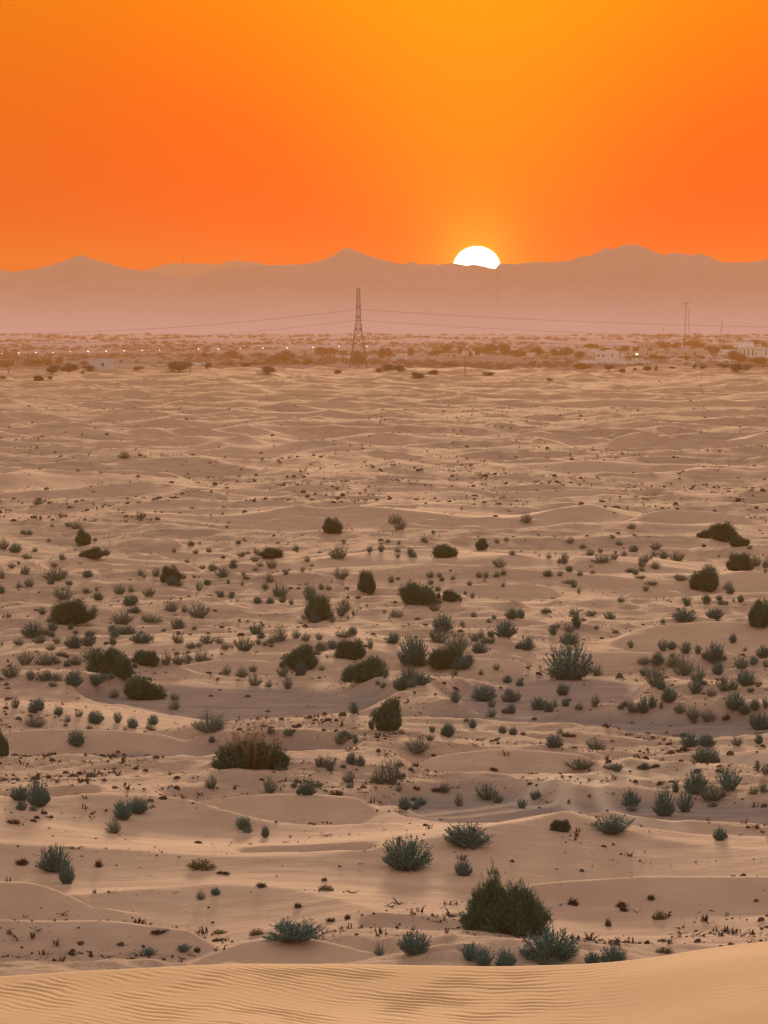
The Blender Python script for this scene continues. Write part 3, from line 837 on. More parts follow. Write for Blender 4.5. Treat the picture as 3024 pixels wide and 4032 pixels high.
def proto_leafy(seed, nst, nleaf, lsz, spread=1.05, h=0.85, start=0.06, material='blue_green_leaf', upright=.6, fill=.28):
    """erect leafy shrub, unit width: many stems each set with upturned oval leaves"""
    global rng
    rng = np.random.default_rng(seed)
    st = stems_tree(nst, spread, h, 1.0, upright, seed)
    C, D = [], []
    per = nleaf // nst
    for P_ in st:
        t = start + (1 - start) * rng.random(per) ** .85
        K = len(P_) - 1; i = np.minimum((t * K).astype(int), K - 1); f = (t * K - i)[:, None]
        c = P_[i] * (1 - f) + P_[i + 1] * f; ax = unit(P_[i + 1] - P_[i])
        d = unit(ax * .85 + unit(rng.normal(size=(per, 3))) * .9 + np.array([0, 0, .25]))
        C.append(c + unit(rng.normal(size=(per, 3))) * (.030 * (1.2 - t[:, None]))); D.append(d)
    C = np.concatenate(C); D = np.concatenate(D)
    m = int(nleaf * fill)                   # side shoots fill the body between the main stems
    q = unit(rng.normal(size=(m, 3))); q[:, 2] = np.abs(q[:, 2]); q = q * (rng.random((m, 1)) ** .4)
    lump = 1 + .30 * np.sin(q[:, :1] * 7 + seed) * np.cos(q[:, 1:2] * 6 + seed * 2)
    f3 = np.array([.43, .43, h * .86]) * q * lump; f3[:, :2] *= (.62 + .38 * np.clip(f3[:, 2:] / (h * .4), 0, 1))
    C = np.concatenate([C, f3]); D = np.concatenate([D, unit(q * .6 + np.array([0, 0, .9]) + rng.normal(size=(m, 3)) * .35)])
    return quads_mesh('foliage', leaves(C, D, lsz * rng.uniform(.6, 1.25, len(C)), lsz * .55 * rng.uniform(.7, 1.2, len(C))), material), quads_mesh('stems', ribbon(st, .007, .003), 'dry_stem')

def proto_broom(seed, lobes, n, ht, material='broom_green', tips=None, wid=.006):
    """broom bush: fine wand-like twigs in uneven sprays arching out from a dark heart"""
    global rng
    rng = np.random.default_rng(seed)
    Q = []
    for (cx, cy, rx, hz, share, spr) in lobes:
        m = int(n * share)
        # twigs come in sprays so that the outline breaks up
        ns = max(7, m // 130); sa = rng.uniform(0, 2 * math.pi, ns); st_ = np.sqrt(rng.random(ns)); sl = rng.uniform(.62, 1.12, ns)
        k = rng.integers(0, ns, m)
        a = sa[k] + rng.normal(size=m) * .20; t = np.clip(st_[k] + rng.normal(size=m) * .09, 0, 1)
        base = np.stack([cx + np.cos(a) * t * rx * .42, cy + np.sin(a) * t * rx * .42, np.full(m, -.02)], 1)
        tilt = t * spr
        ln = hz * (1 - .42 * t ** 2) * sl[k] * rng.uniform(.66, 1.02, m) * np.where(rng.random(m) < .02, rng.uniform(1.02, 1.1, m), 1)
        d = np.stack([np.cos(a) * np.sin(tilt), np.sin(a) * np.sin(tilt), np.cos(tilt)], 1)
        s0 = rng.random(m) ** .8 * .7
        p0 = base + d * (ln * s0)[:, None]
        j = rng.normal(size=(m, 3)) * .30; j[:, 2] = np.abs(j[:, 2]) * .5
        d1 = unit(d + j); d2 = unit(d + j + rng.normal(size=(m, 3)) * .25)
        seg = (ln * (1 - s0) / 2)[:, None]
        p1 = p0 + d1 * seg; p2 = p1 + d2 * seg
        w_ = unit(np.cross(d, rng.normal(size=(m, 3)))) * wid
        Q.append(np.stack([p0 - w_, p0 + w_, p1 + w_ * .8, p1 - w_ * .8], 1)); Q.append(np.stack([p1 - w_ * .8, p1 + w_ * .8, p2 + w_ * .25, p2 - w_ * .25], 1))
        for _ in range(2):
            q = rng.random(m)[:, None]; c = p0 * (1 - q) + p2 * q
            dd = unit(unit(rng.normal(size=(m, 3))) + np.array([0, 0, .6])); Q.append(leaves(c, dd, .055 * rng.uniform(.5, 1.4, m), wid * 2.0))
        m2 = int(m * .9); q = unit(rng.normal(size=(m2, 3))) * (rng.random((m2, 1)) ** .45)
        cc = np.array([cx, cy, hz * .46]) + q * np.array([rx * .62 * (.5 + .5 * spr), rx * .55, hz * .40]) * (1 + .22 * np.sin(q[:, :1] * 9 + seed) * np.cos(q[:, 2:] * 8 + cx * 30))
        dd = unit(q * np.array([.8, .8, .3]) + np.array([0, 0, .8]) + rng.normal(size=(m2, 3)) * .35)
        Q.append(leaves(cc, dd, .10 * rng.uniform(.5, 1.4, m2), wid * 2.2))
    st = stems_tree(26, .95, ht * .75, 1.0, .3, seed + 1)
    fo = quads_mesh('foliage', np.concatenate(Q), material); sm_ = quads_mesh('stems', ribbon(st, .012, .004), 'dark_dry_twig')
    if tips:
        l2 = stems_tree(90, .55, ht * 1.0, .9, .6, seed + 2)
        l2 = [P_ + np.array([rng.uniform(-.22, .20), rng.uniform(-.15, .15), 0]) for P_ in l2]
        C = np.concatenate([P_[2:] * 1.0 for P_ in l2]); C = np.repeat(C, 5, 0) + rng.normal(size=(len(C) * 5, 3)) * .014
        D = unit(rng.normal(size=C.shape) * .5 + np.array([0, 0, 1.0]))
        return fo, sm_, quads_mesh('tips', np.concatenate([ribbon(l2, .005, .002), leaves(C, D, .045, .012)]), tips)
    return fo, sm_

def proto_dry(seed):
    """low dark tangle of dead twigs and sand-caught leaves"""
    global rng
    rng = np.random.default_rng(seed); C = []
    for _ in range(9):
        c = np.array([rng.uniform(-.38, .38), rng.uniform(-.2, .2), rng.uniform(.02, .14)]); m = 90
        C.append(c + rng.normal(size=(m, 3)) * np.array([.09, .07, .07]) * rng.uniform(.6, 1.3))
    C = np.concatenate(C); C[:, 2] = np.abs(C[:, 2])
    D = unit(rng.normal(size=C.shape) + np.array([0, 0, .5]))
    st = stems_tree(30, 1.45, .5, 1.0, .0, seed + 3)
    return quads_mesh('foliage', leaves(C, D, .11 * rng.uniform(.5, 1.4, len(C)), .035), 'dark_dry_twig'), quads_mesh('stems', ribbon(st, .012, .004), 'dark_dry_twig')

def proto_round(seed):
    """open round shrub, small leaves at the twig ends"""
    global rng
    rng = np.random.default_rng(seed)
    st = stems_tree(90, 1.25, .72, 1.0, .15, seed)
    C = np.concatenate([P_[2:] for P_ in st]); C = np.repeat(C, 8, 0) + rng.normal(size=(len(C) * 8, 3)) * .03
    return quads_mesh('foliage', leaves(C, unit(rng.normal(size=C.shape)), .035, .02), 'grey_green_leaf'), quads_mesh('stems', ribbon(st, .007, .003), 'dry_stem')

def joined(name, meshes):
    V, F_, MI, mats = [], [], [], []
    off = 0
    for me in meshes:
        n = len(me.vertices); co = np.empty(n * 3, np.float32); me.vertices.foreach_get('co', co); V.append(co.reshape(-1, 3))
        li = np.empty(len(me.loops), np.int32); me.loops.foreach_get('vertex_index', li); F_.append(li + off); off += n
        MI.append(np.full(len(me.polygons), len(mats), np.int32)); mats.append(me.materials[0])
    V = np.concatenate(V); L = np.concatenate(F_); MI = np.concatenate(MI); nf = len(MI)
    me = bpy.data.meshes.new(name); me.vertices.add(len(V)); me.vertices.foreach_set('co', V.ravel())
    me.loops.add(len(L)); me.loops.foreach_set('vertex_index', L); me.polygons.add(nf); me.polygons.foreach_set('loop_start', np.arange(0, nf * 4, 4, dtype=np.int32))
    for m_ in mats: me.materials.append(m_)
    me.polygons.foreach_set('material_index', MI); me.update(calc_edges=True); return me

def rnd_lobes(seed, k=6):
    r_ = np.random.default_rng(seed); return [(r_.uniform(-.30, .30), r_.uniform(-.25, .25), r_.uniform(.28, .50), r_.uniform(.40, .70), 1 / k, r_.uniform(.55, 1.15)) for _ in range(k)]
PROTO = {
    'l': [proto_leafy(s, 120, 6500, .046, h=.78, spread=1.3, upright=.35) for s in (1, 2, 3, 4, 5)] + [proto_leafy(6, 50, 2800, .06, spread=.85, h=1.0)],
    'g': [proto_leafy(s, 60, 2600, .046, h=.80, spread=1.15, material='grey_green_leaf') for s in (11, 12, 13)] + [proto_round(s) for s in (14, 15)] + [proto_leafy(16, 70, 2400, .042, h=.9, spread=.95, material='grey_green_leaf', start=.2)],
    'b': [proto_broom(s, rnd_lobes(s), 6500, .6) for s in (21, 22, 23, 24, 25)],
    'r': [proto_round(31)],
    'm': [proto_broom(41, [(-.26, 0, .40, .46, .25, 1.0), (0, 0, .45, .50, .3, 1.0), (.22, .05, .40, .42, .25, 1.1), (.34, -.05, .30, .26, .2, 1.1)], 8500, .80, tips='tawny_tip')],
    'B': [proto_broom(43, [(-.34, .02, .30, .62, .16, .7), (-.21, .05, .26, .70, .10, .5), (-.15, .05, .22, .95, .11, .30), (.02, -.06, .34, .56, .12, .7), (.17, 0, .36, .70, .18, .55), (.31, .0, .30, .64, .14, .6), (.38, 0, .25, .48, .07, 1.2), (0, -.15, .5, .40, .08, 1.1)], 12000, .7, wid=.0042)],
    'd': [proto_dry(s) for s in (51, 52, 53, 54)],
    'y': [proto_leafy(61, 60, 1300, .06, h=.42, spread=1.45, material='yellow_green_herb', upright=.1, start=.1)],
}
HT = {}
for k, lst in PROTO.items():
    for pr in lst:
        zz = []
        for me_ in (pr[0], pr[-1]):
            z = np.empty(len(me_.vertices) * 3, np.float32); me_.vertices.foreach_get('co', z); zz.append(z.reshape(-1, 3))
        z = np.concatenate(zz)
        pr_h = np.percentile(z[:, 2], 99.85); pr_w = np.percentile(z[:, 0], 99.5) - np.percentile(z[:, 0], 0.5)
        HT[id(pr[0])] = (pr_w, pr_h)
JOIN = {}
def joined_proto(pr, nm):
    if id(pr[0]) not in JOIN: JOIN[id(pr[0])] = joined(nm, pr)
    return JOIN[id(pr[0])]

# ------------------------------------------------------------------ where every shrub stands (tile coordinates of the photograph)
K4 = 756 / 1659.0; KE = 1512 / 1659.0
TILES = [
(0, 2000, K4, "525,80,50,50,g;1218,88,85,60,g;590,160,60,45,g;660,180,100,80,g;448,163,35,30,g;195,222,45,40,g;255,235,50,50,l;718,315,185,130,b;30,355,90,110,g;135,380,120,80,l;305,378,50,50,g;230,440,90,50,g;785,432,195,90,b;915,410,80,70,g;213,570,75,80,g;470,510,65,50,g;480,620,190,110,g;760,595,90,65,l;20,610,50,100,g;255,680,85,80,g;605,665,60,40,l;15,735,60,70,l;545,790,210,120,g;745,732,80,45,g;835,715,40,40,g;852,797,95,75,l;1030,745,100,90,g;1135,725,60,60,g;1285,762,130,85,g;1350,590,80,80,g;1470,640,170,140,b;1480,665,110,80,l;1130,835,130,95,l;610,985,300,190,b;810,905,70,75,g;365,920,80,70,g;1160,905,120,55,l;1050,1000,190,110,g;1310,985,170,70,g;1490,895,110,90,g;1590,900,60,70,g;1535,1050,130,100,g;1215,585,60,70,g;1640,330,50,60,g;75,945,60,45,g"),
(756, 2000, K4, "1205,205,170,120,b;1312,305,45,45,g;145,385,50,50,g;30,395,50,40,g;8,330,40,50,g;690,425,200,80,b;550,395,40,60,g;545,465,80,60,g;590,505,60,50,g;690,520,110,90,g;430,415,90,40,g;1270,435,150,110,g;1535,385,50,60,l;1635,380,70,90,g;90,530,70,45,g;180,530,90,40,g;265,595,120,90,g;360,470,60,35,g;455,615,45,45,g;435,670,35,45,g;130,665,65,55,l;60,715,75,90,g;810,575,50,60,g;670,640,70,90,g;955,550,50,50,g;1290,610,175,100,g;1525,730,180,190,b;635,700,70,60,g;245,770,65,60,l;340,780,65,60,l;760,765,140,130,g;860,835,50,60,g;565,820,75,60,l;1120,705,60,60,g;1180,708,60,50,g;1010,790,110,160,g;1075,975,285,230,b;1065,990,90,90,l;1310,900,130,140,g;1290,930,80,70,g;1395,930,30,60,g;60,950,200,150,g"),
(1512, 2000, K4, "1230,125,100,100,g;145,185,120,100,r;345,290,70,50,g;130,315,35,40,g;845,355,165,90,b;975,305,50,45,g;510,425,200,110,b;230,385,60,45,g;120,430,40,40,g;115,380,60,40,g;1105,405,60,45,g;1610,305,75,55,g;1560,480,80,110,g;1000,510,130,80,g;1030,580,60,60,g;1415,590,85,60,l;1520,590,55,55,g;65,645,70,70,g;400,600,70,60,g;405,660,60,50,g;480,600,60,50,g;595,620,45,45,g;820,600,55,55,g;880,605,60,70,g;740,670,55,45,g;1028,680,35,45,g;1600,655,130,40,g;290,830,280,180,b;565,800,150,90,b;470,785,60,50,b;700,745,30,40,g;765,780,35,60,g;440,890,110,80,g;105,945,120,80,g;775,945,60,55,g;1100,955,120,95,l;1180,955,75,95,l;1385,910,80,45,g;1630,925,60,70,g;510,1060,170,150,l"),
(2268, 2000, K4, "485,180,80,50,g;1250,265,220,140,b;1100,258,130,70,b;1425,325,180,90,b;60,350,80,50,g;500,378,80,60,l;690,357,110,70,g;120,412,70,65,g;225,470,190,80,r;415,415,60,50,g;590,470,110,70,g;755,435,90,75,g;875,460,120,90,g;1400,540,230,150,b;1560,500,90,110,g;1635,515,80,110,g;690,525,95,70,g;570,545,60,50,g;475,560,95,40,l;30,585,50,50,g;560,612,110,35,g;905,625,140,60,g;650,665,130,45,g;1130,705,220,200,b;1310,705,80,80,g;385,815,70,60,g;950,815,90,55,g;1425,812,55,70,l;1250,830,90,45,g;285,960,105,75,g;930,975,210,110,l;1200,955,140,100,l;1590,1015,200,220,b;140,570,50,40,g;130,935,100,60,g;10,1040,70,180,l;22,740,40,60,g"),
(0, 2400, K4, "290,235,190,130,l;400,215,100,70,g;460,180,80,80,l;340,290,130,80,g;165,305,95,60,g;490,290,80,70,g;640,330,150,120,l;765,310,130,100,l;775,235,90,60,l;985,215,100,80,l;1090,215,160,80,l;975,305,60,80,l;1225,285,190,90,l;1535,290,120,110,g;215,475,150,130,g;390,475,180,110,g;650,475,140,90,g;530,400,90,50,g;800,430,180,120,g;490,465,80,60,g;100,580,170,120,g;265,605,80,80,g;395,612,150,90,g;940,560,330,230,b;1070,590,220,180,b;1200,770,330,190,b;1275,470,240,120,b;1440,475,100,130,g;1540,480,110,110,g;1620,470,100,110,g;640,665,150,140,l;820,660,130,105,l;985,765,110,85,g;130,850,75,110,g;290,890,90,120,l;340,850,80,90,l;505,910,80,80,l;580,975,75,70,g;305,1015,180,120,g;830,985,130,120,l;1018,980,75,100,l;1150,1025,90,100,l;1290,1035,65,50,g;1505,865,110,95,g;10,610,50,40,g;15,310,30,40,g"),
(756, 2400, K4, "450,355,170,150,g;135,290,130,80,g;560,215,120,90,l;760,270,150,140,g;900,250,100,90,g;985,270,80,80,g;575,300,50,60,g;290,340,90,60,g;90,450,180,110,g;960,505,290,200,b;1320,240,160,70,g;1120,360,120,90,g;1215,335,100,80,l;1385,425,230,170,b;1480,620,340,220,b;1335,620,90,120,l;1540,340,50,90,g;295,565,80,95,g;435,585,110,110,g;545,655,140,120,r;660,670,80,70,g;785,580,110,110,g;830,685,100,130,g;940,565,100,120,l;1120,525,70,45,g;1400,900,80,110,l;150,1055,300,200,r;840,1085,90,60,g;1300,1100,110,60,g"),
(1512, 2400, K4, "80,290,115,95,l;265,470,240,260,l;330,485,100,90,g;190,475,110,70,g;470,285,150,140,g;620,370,250,190,g;520,490,270,170,b;670,510,170,120,l;735,470,100,90,g;780,270,90,70,g;835,250,70,90,g;920,290,110,80,g;825,375,130,100,l;1050,235,200,150,l;1230,345,130,120,l;1465,220,90,90,l;1600,190,130,60,g;10,590,50,110,g;215,600,140,140,g;160,700,150,150,l;320,650,160,110,l;610,565,80,50,g;835,565,50,60,g;1170,660,70,60,l;620,805,90,110,l;860,790,210,150,l;930,845,80,90,g;1050,795,100,90,g;1145,785,80,90,g;1540,740,110,110,l;1095,900,80,95,l;1340,865,140,110,l;1430,885,90,100,l;1480,845,60,80,g;1570,835,70,70,l;770,1025,60,90,l;550,1095,110,110,l;1025,1070,70,70,l;1115,1085,75,75,l;1520,1070,60,50,g;1450,585,35,70,g;45,1035,260,270,b;1590,605,400,320,l;1600,300,160,110,l"),
(2268, 2400, K4, "180,570,100,110,g;470,330,50,75,g;755,355,90,100,l;945,375,110,100,l;1055,380,70,80,l;1355,285,60,85,l;1205,455,180,180,l;1610,415,110,110,l;590,470,110,80,g;705,470,110,110,l;840,495,130,140,g;940,565,190,200,g;1220,560,100,120,l;1420,510,120,120,g;1535,470,80,80,l;1640,500,60,80,g;590,570,90,90,g;690,650,160,190,g;1050,620,140,160,g;1035,725,130,140,l;735,690,90,80,l;800,795,130,140,l;1285,700,170,130,g;1470,655,160,140,l;1370,690,90,110,g;1370,860,150,160,l;1550,865,90,100,l;1640,850,50,100,l;165,830,80,110,g;35,865,60,70,g;385,860,60,60,g;495,885,110,120,g;580,890,90,160,l;655,845,70,110,l;735,855,40,90,g;900,890,100,90,g;1010,950,130,130,g;1145,965,130,110,g;1300,950,70,70,d;1590,1035,180,150,l;930,1097,80,40,l"),
(0, 2850, K4, "20,275,120,240,b;660,190,145,150,l;335,710,200,240,l;170,660,160,130,l;185,745,90,90,l;120,862,130,55,d;795,460,100,50,g;1060,830,150,170,l;1185,770,180,140,l;980,945,140,150,g;385,775,80,40,d;430,810,65,30,d;740,275,40,30,d"),
(0, 2700, KE, "915,445,55,65,g;1163,460,60,70,g;1325,470,75,75,l;1455,475,80,25,d;1510,415,60,45,g;1380,350,40,55,g;1425,355,60,60,g;1520,340,45,55,l;1558,345,40,50,l;1640,425,60,90,g;1470,250,75,55,g;1535,250,20,45,l;1630,225,30,15,d;1245,210,45,35,g;1050,620,65,60,l;1147,655,35,55,l;235,800,150,115,l;290,855,65,100,l;95,770,80,35,d;430,780,55,40,d;1090,355,285,175,m"),
(1512, 2700, KE, "140,290,110,80,g;275,220,60,60,l;737,265,75,60,l;915,275,85,55,g;845,360,120,50,g;985,362,70,30,g;800,220,60,25,d;1320,262,80,60,l;1395,262,75,50,l;1388,332,100,70,l;1525,260,60,45,g;1620,250,35,45,l;1640,460,55,60,g;1650,385,40,60,g;1615,365,30,45,l;440,490,95,75,g;650,490,50,50,g;325,520,40,65,g;90,535,55,60,l;157,518,50,40,l;1070,520,80,75,l;1210,562,95,120,l;1300,545,70,90,l;1345,465,110,100,l;1415,495,130,85,g;1490,450,110,95,l;1262,460,30,50,l;768,628,80,50,b;995,635,180,75,l;1450,668,60,60,l;95,790,200,145,l;355,690,180,100,l;345,820,70,75,l;477,365,45,18,d;140,448,40,20,d;235,455,75,22,d;1125,358,60,18,d;1175,352,50,22,d;30,425,70,120,g"),
(0, 3300, KE, "645,505,65,35,l;797,490,60,35,l;853,490,35,30,d;305,505,55,20,d;1275,440,215,95,l;945,443,60,18,d;690,408,70,22,d;870,130,120,40,y;930,245,45,35,l;865,265,45,45,g;1410,225,60,25,y;1400,185,30,20,d;1290,297,60,25,d;1430,360,40,28,d;1500,350,40,30,d;950,412,60,18,y;1110,418,60,30,y;1640,510,50,60,g;1130,210,70,20,d;960,155,90,15,d"),
(1512, 3300, KE, "518,412,322,250,B;128,500,125,110,l;375,528,90,80,l;435,555,95,85,l;530,557,90,85,l;720,530,235,145,l;720,552,130,40,g;900,545,65,60,l;990,542,110,85,l;815,290,70,40,d;715,355,40,25,d;1030,295,80,30,d;1155,262,50,25,d;970,380,45,45,d;1210,495,70,25,y;1500,460,30,15,d;1040,315,60,35,d;1190,350,60,40,y"),
(0, 0, 1.0, "488,1803,46,30,g;153,1497,34,18,b;150,1984,42,24,g;1555,2062,50,40,g"),
]
LAND = [ # photo x, y(base) , phrase
    (1980, 3674, 'huge dark bush near the front dune'), (2168, 3783, 'broad leafy shrub touching the front crest'), (1598, 3420, 'big round leafy shrub below picture centre'),
    (1835, 3329, 'leafy shrub climbing a sand slope'), (2674, 3265, 'quite another'), (1162, 3701, 'leafy shrub atop the front dune mound'), (214, 3429, 'big leafy shrub at lower left'),
    (152, 3173, 'tall double-headed shrub at left edge'), (993, 3023, 'wide dark bush with tawny tips'), (1532, 2872, 'upright dark bush on grey flat'),
    (547, 2751, 'wide black bush beside grey flat'), (1430, 2682, 'wide dark bush at mid centre'), (1749, 2623, 'fuzzy dark bush right of centre'),
    (2236, 2676, 'largest leafy shrub right of centre'), (1246, 2444, 'tall dark bush above mid centre'), (278, 2449, 'soft olive bush at upper left'),
    (1644, 2378, 'round dark bush near upper centre'), (2783, 2321, 'loose olive bush at upper right'), (2838, 2121, 'dark bush on upper right dune'),
    (2993, 2463, 'dark bush cut by right edge'), (1193, 2630, 'dark spreading bush left of centre'), (1305, 2093, 'lone dark bush on a far dune'),
    (327, 2144, 'spiky dark bush at far upper left'), (2419, 3279, 'low wide shrub beside the right track'), (2870, 3110, 'tall leafy shrub of the right clump'),
    (525, 3228, 'leafy clump on lower left slope'), (824, 2881, 'round open shrub above tawny bush'), (2695, 2657, 'pale tall shrub in right thicket'),
    (1451, 2333, 'dark oval bush left of upper centre'), (2414, 3794, 'last leafy shrub along front crest')]
LAND = [l for l in LAND if 'quite' not in l[2]]
KINDN = {'l': ('leafy_shrub', 'leafy shrub', 'shrub'), 'g': ('grey_shrub', 'grey-green shrub', 'shrub'), 'b': ('broom_bush', 'dark broom bush', 'bush'), 'B': ('broom_bush', 'dark', 'bush'), 'm': ('broom_bush', 'dark', 'bush'),
         'r': ('round_shrub', 'open twiggy shrub', 'shrub'), 'd': ('dry_tuft', 'dry tuft', 'tuft'), 'y': ('low_herb', 'yellow-green herb', 'plant')}
GRP = {'leafy_shrub': 'leafy blue-green shrubs scattered over the sand', 'grey_shrub': 'sparse grey-green shrubs scattered over the sand', 'broom_bush': 'dark broom bushes among the dunes',
       'round_shrub': 'round twiggy shrubs', 'dry_tuft': 'dark dry tufts on the sand', 'low_herb': 'low yellow-green plants'}
ORD = ['nearest', 'second nearest', 'third nearest', 'fourth nearest', 'fifth nearest', 'sixth nearest', 'seventh nearest', 'eighth nearest', 'ninth nearest', 'tenth nearest'] + [f'{k}th nearest' for k in range(11, 60)]
items = []
for (ox, oy, k, txt) in TILES:
    for s_ in txt.split(';'):
        a, b_, c_, d_, kd = s_.split(',')
        items.append([ox + float(a) * k, oy + float(b_) * k, float(c_) * k, float(d_) * k, kd])

USED_PLANTS = {}
_rs = np.random.default_rng(606)            # the small tufts too slight to list one by one
_n0 = len(items)
for _k in range(240):
    _b = items[_rs.integers(0, _n0)]
    _x, _y = _b[0] + _rs.normal() * 62, _b[1] + _rs.normal() * 20
    if not (5 < _x < 3019 and 2080 < _y < 3350): continue
    _w = _rs.uniform(20, 46) * (0.70 + (_y - 2080) / 2400)
    items.append([_x, _y, _w, _w * _rs.uniform(.6, 1.05), 'g' if _k % 3 else 'l'])
def labels_for(items, lands, describe, known=None):
    """one label each: either it IS a landmark, or its rank beside the nearest one"""
    out = [None] * len(items); used = dict(known) if known else {} if lands else dict(USED_PLANTS)
    for (lx, ly, ph) in lands:
        best = min(range(len(items)), key=lambda i: (items[i][0] - lx) ** 2 + (items[i][1] - ly) ** 2 - (1e9 if False else 0))
        if math.hypot(items[best][0] - lx, items[best][1] - ly) < 45 and out[best] is None: out[best] = ph; used[ph] = (items[best][0], items[best][1])
    buckets = {}
    for i, it in enumerate(items):
        if out[i]: continue
        ph = min(used, key=lambda q: (it[0] - used[q][0]) ** 2 + (1.6 * (it[1] - used[q][1])) ** 2)
        dx, dy = it[0] - used[ph][0], it[1] - used[ph][1]
        if abs(dx) > 1.2 * abs(dy): sec = 'left of' if dx < 0 else 'right of'
        else: sec = 'in front of' if dy > 0 else 'beyond'
        buckets.setdefault((describe(it), ph, sec), []).append((math.hypot(dx, dy), i))
    for (ds, ph, sec), L in buckets.items():
        L.sort()
        for k, (_, i) in enumerate(L):
            o_ = '' if len(L) == 1 else (ORD[k] + ' ')
            sz = ds
            out[i] = f'{sz}, {o_}{sec} {ph}' if o_ else f'{sz} {sec} {ph}'
    return out
def describe(it):
    s_ = it[2]
    size = 'tiny' if s_ < 28 else 'small' if s_ < 48 else 'mid-size' if s_ < 85 else 'large'
    return f'{size} {KINDN[it[4]][1]}'
LB = labels_for(items, LAND, describe)
for it, lb in zip(items, LB):
    if any(lb == l[2] for l in LAND): USED_PLANTS[lb] = (it[0], it[1])
random.seed(11)
placed = []
def put_plant(px, yb, w_, h_, kd, label, force_parts=None, pt=None, pick=None):
    x, y, z, D = pt or on_ground(px, yb)
    name, _, cat = KINDN[kd]
    pr = pick if pick is not None else random.choice(PROTO[kd]); pw, ph = HT[id(pr[0])]
    W = w_ / F * D / pw; H = h_ / F * D / ph
    rz = random.uniform(0, 2 * math.pi) if kd not in 'Bm' else 0.0
    sc = (W * random.uniform(.97, 1.1), W * random.uniform(.9, 1.1), H * 1.04)
    if kd == 'm': pr = PROTO['m'][0]
    parts = (w_ > 58) if force_parts is None else force_parts
    if parts:
        t = thing(name, label, cat, (x, y, z - 0.03 * H), rz, GRP[name]); t.scale = sc
        if kd != 'B': t.rotation_euler = (random.uniform(-.10, .10), random.uniform(-.10, .10), rz)
        for me in pr:
            o = bpy.data.objects.new(me.name.split('.')[0], me); COL.objects.link(o); o.parent = t
    else:
        o = bpy.data.objects.new(name, joined_proto(pr, name)); COL.objects.link(o)
        o.location = (x, y, z - 0.03 * H); o.rotation_euler = (random.uniform(-.12, .12), random.uniform(-.16, .16), rz); o.scale = sc; tag(o, label, cat, GRP[name])
for it, lb in zip(items, LB):
    put_plant(*it, lb)
print('plants', len(items))

# ------------------------------------------------------------------ small dry clods and twigs
def litter_mesh(name, pts, sizes, seed):
    """many tiny things: knobbly dark clods, forked twigs, short dry tufts"""
    r_ = np.random.default_rng(seed); Q = []
    for (x, y, z), s_ in zip(pts, sizes):
        k = r_.integers(0, 3)
        if k == 0:      # clod: a low lump of a few facets
            n = 6; a = np.arange(n) * 2 * math.pi / n + r_.uniform(0, 1); rad = s_ * .5 * r_.uniform(.6, 1.1, n); hh = s_ * r_.uniform(.25, .5)
            ring = np.stack([x + np.cos(a) * rad * 1.25, y + np.sin(a) * rad, np.full(n, z - .04)], 1); mid = np.stack([x + np.cos(a) * rad * .8, y + np.sin(a) * rad * .6, z + hh * r_.uniform(.5, .9, n)], 1); top = np.array([x, y, z + hh])
            for q in range(n):
                Q.append([ring[q], ring[(q + 1) % n], mid[(q + 1) % n], mid[q]]); Q.append([mid[q], mid[(q + 1) % n], top + [0.002, 0, 0], top])
        else:
            m = 5 if k == 1 else 9
            for _ in range(m):
                a = r_.uniform(0, 2 * math.pi); el_ = r_.uniform(.05, .5) if k == 1 else r_.uniform(.4, 1.3)
                d = np.array([math.cos(a) * math.cos(el_), math.sin(a) * math.cos(el_), math.sin(el_)]) * s_ * r_.uniform(.5, 1.0) * (1 if k == 1 else .7)
                b0 = np.array([x + r_.normal() * s_ * .12, y + r_.normal() * s_ * .12, z - .02]); mid_ = b0 + d * .55 + [0, 0, s_ * .08]
                w_ = np.cross(d, [0, .4, .9]); w_ = w_ / (np.linalg.norm(w_) + 1e-9) * s_ * (.07 if k == 1 else .05)
                Q.append([b0 - w_, b0 + w_, mid_ + w_ * .8, mid_ - w_ * .8]); Q.append([mid_ - w_ * .8, mid_ + w_ * .8, b0 + d + w_ * .2, b0 + d - w_ * .2])
    return quads_mesh(name, np.array(Q), 'dark_dry_twig')

def rough_at(x, y):
    a = math.degrees(math.atan2(x, y)); r = math.hypot(x, y)
    j = int(np.clip(np.searchsorted(azs, a if a > -A0 else a + 360), 1, NA - 1)); i = int(np.clip(np.searchsorted(rs, r), 1, NR - 1))
    return ROUGH[i, j], FLAT[i, j]
rg = np.random.default_rng(77)
cand = []
def grid_index(a, r):
    d = np.degrees(a); aa_ = np.where(d > -A0, d, d + 360)
    return np.clip(np.searchsorted(rs, r), 1, NR - 1), np.clip(np.searchsorted(azs, aa_), 1, NA - 1), aa_
def ground_many(a, r):
    i, j, aa_ = grid_index(a, r)
    fj = np.clip((aa_ - azs[j - 1]) / (azs[j] - azs[j - 1]), 0, 1); fi = np.clip((r - rs[i - 1]) / (rs[i] - rs[i - 1]), 0, 1)
    return (GH[i - 1, j - 1] * (1 - fj) + GH[i - 1, j] * fj) * (1 - fi) + (GH[i, j - 1] * (1 - fj) + GH[i, j] * fj) * fi
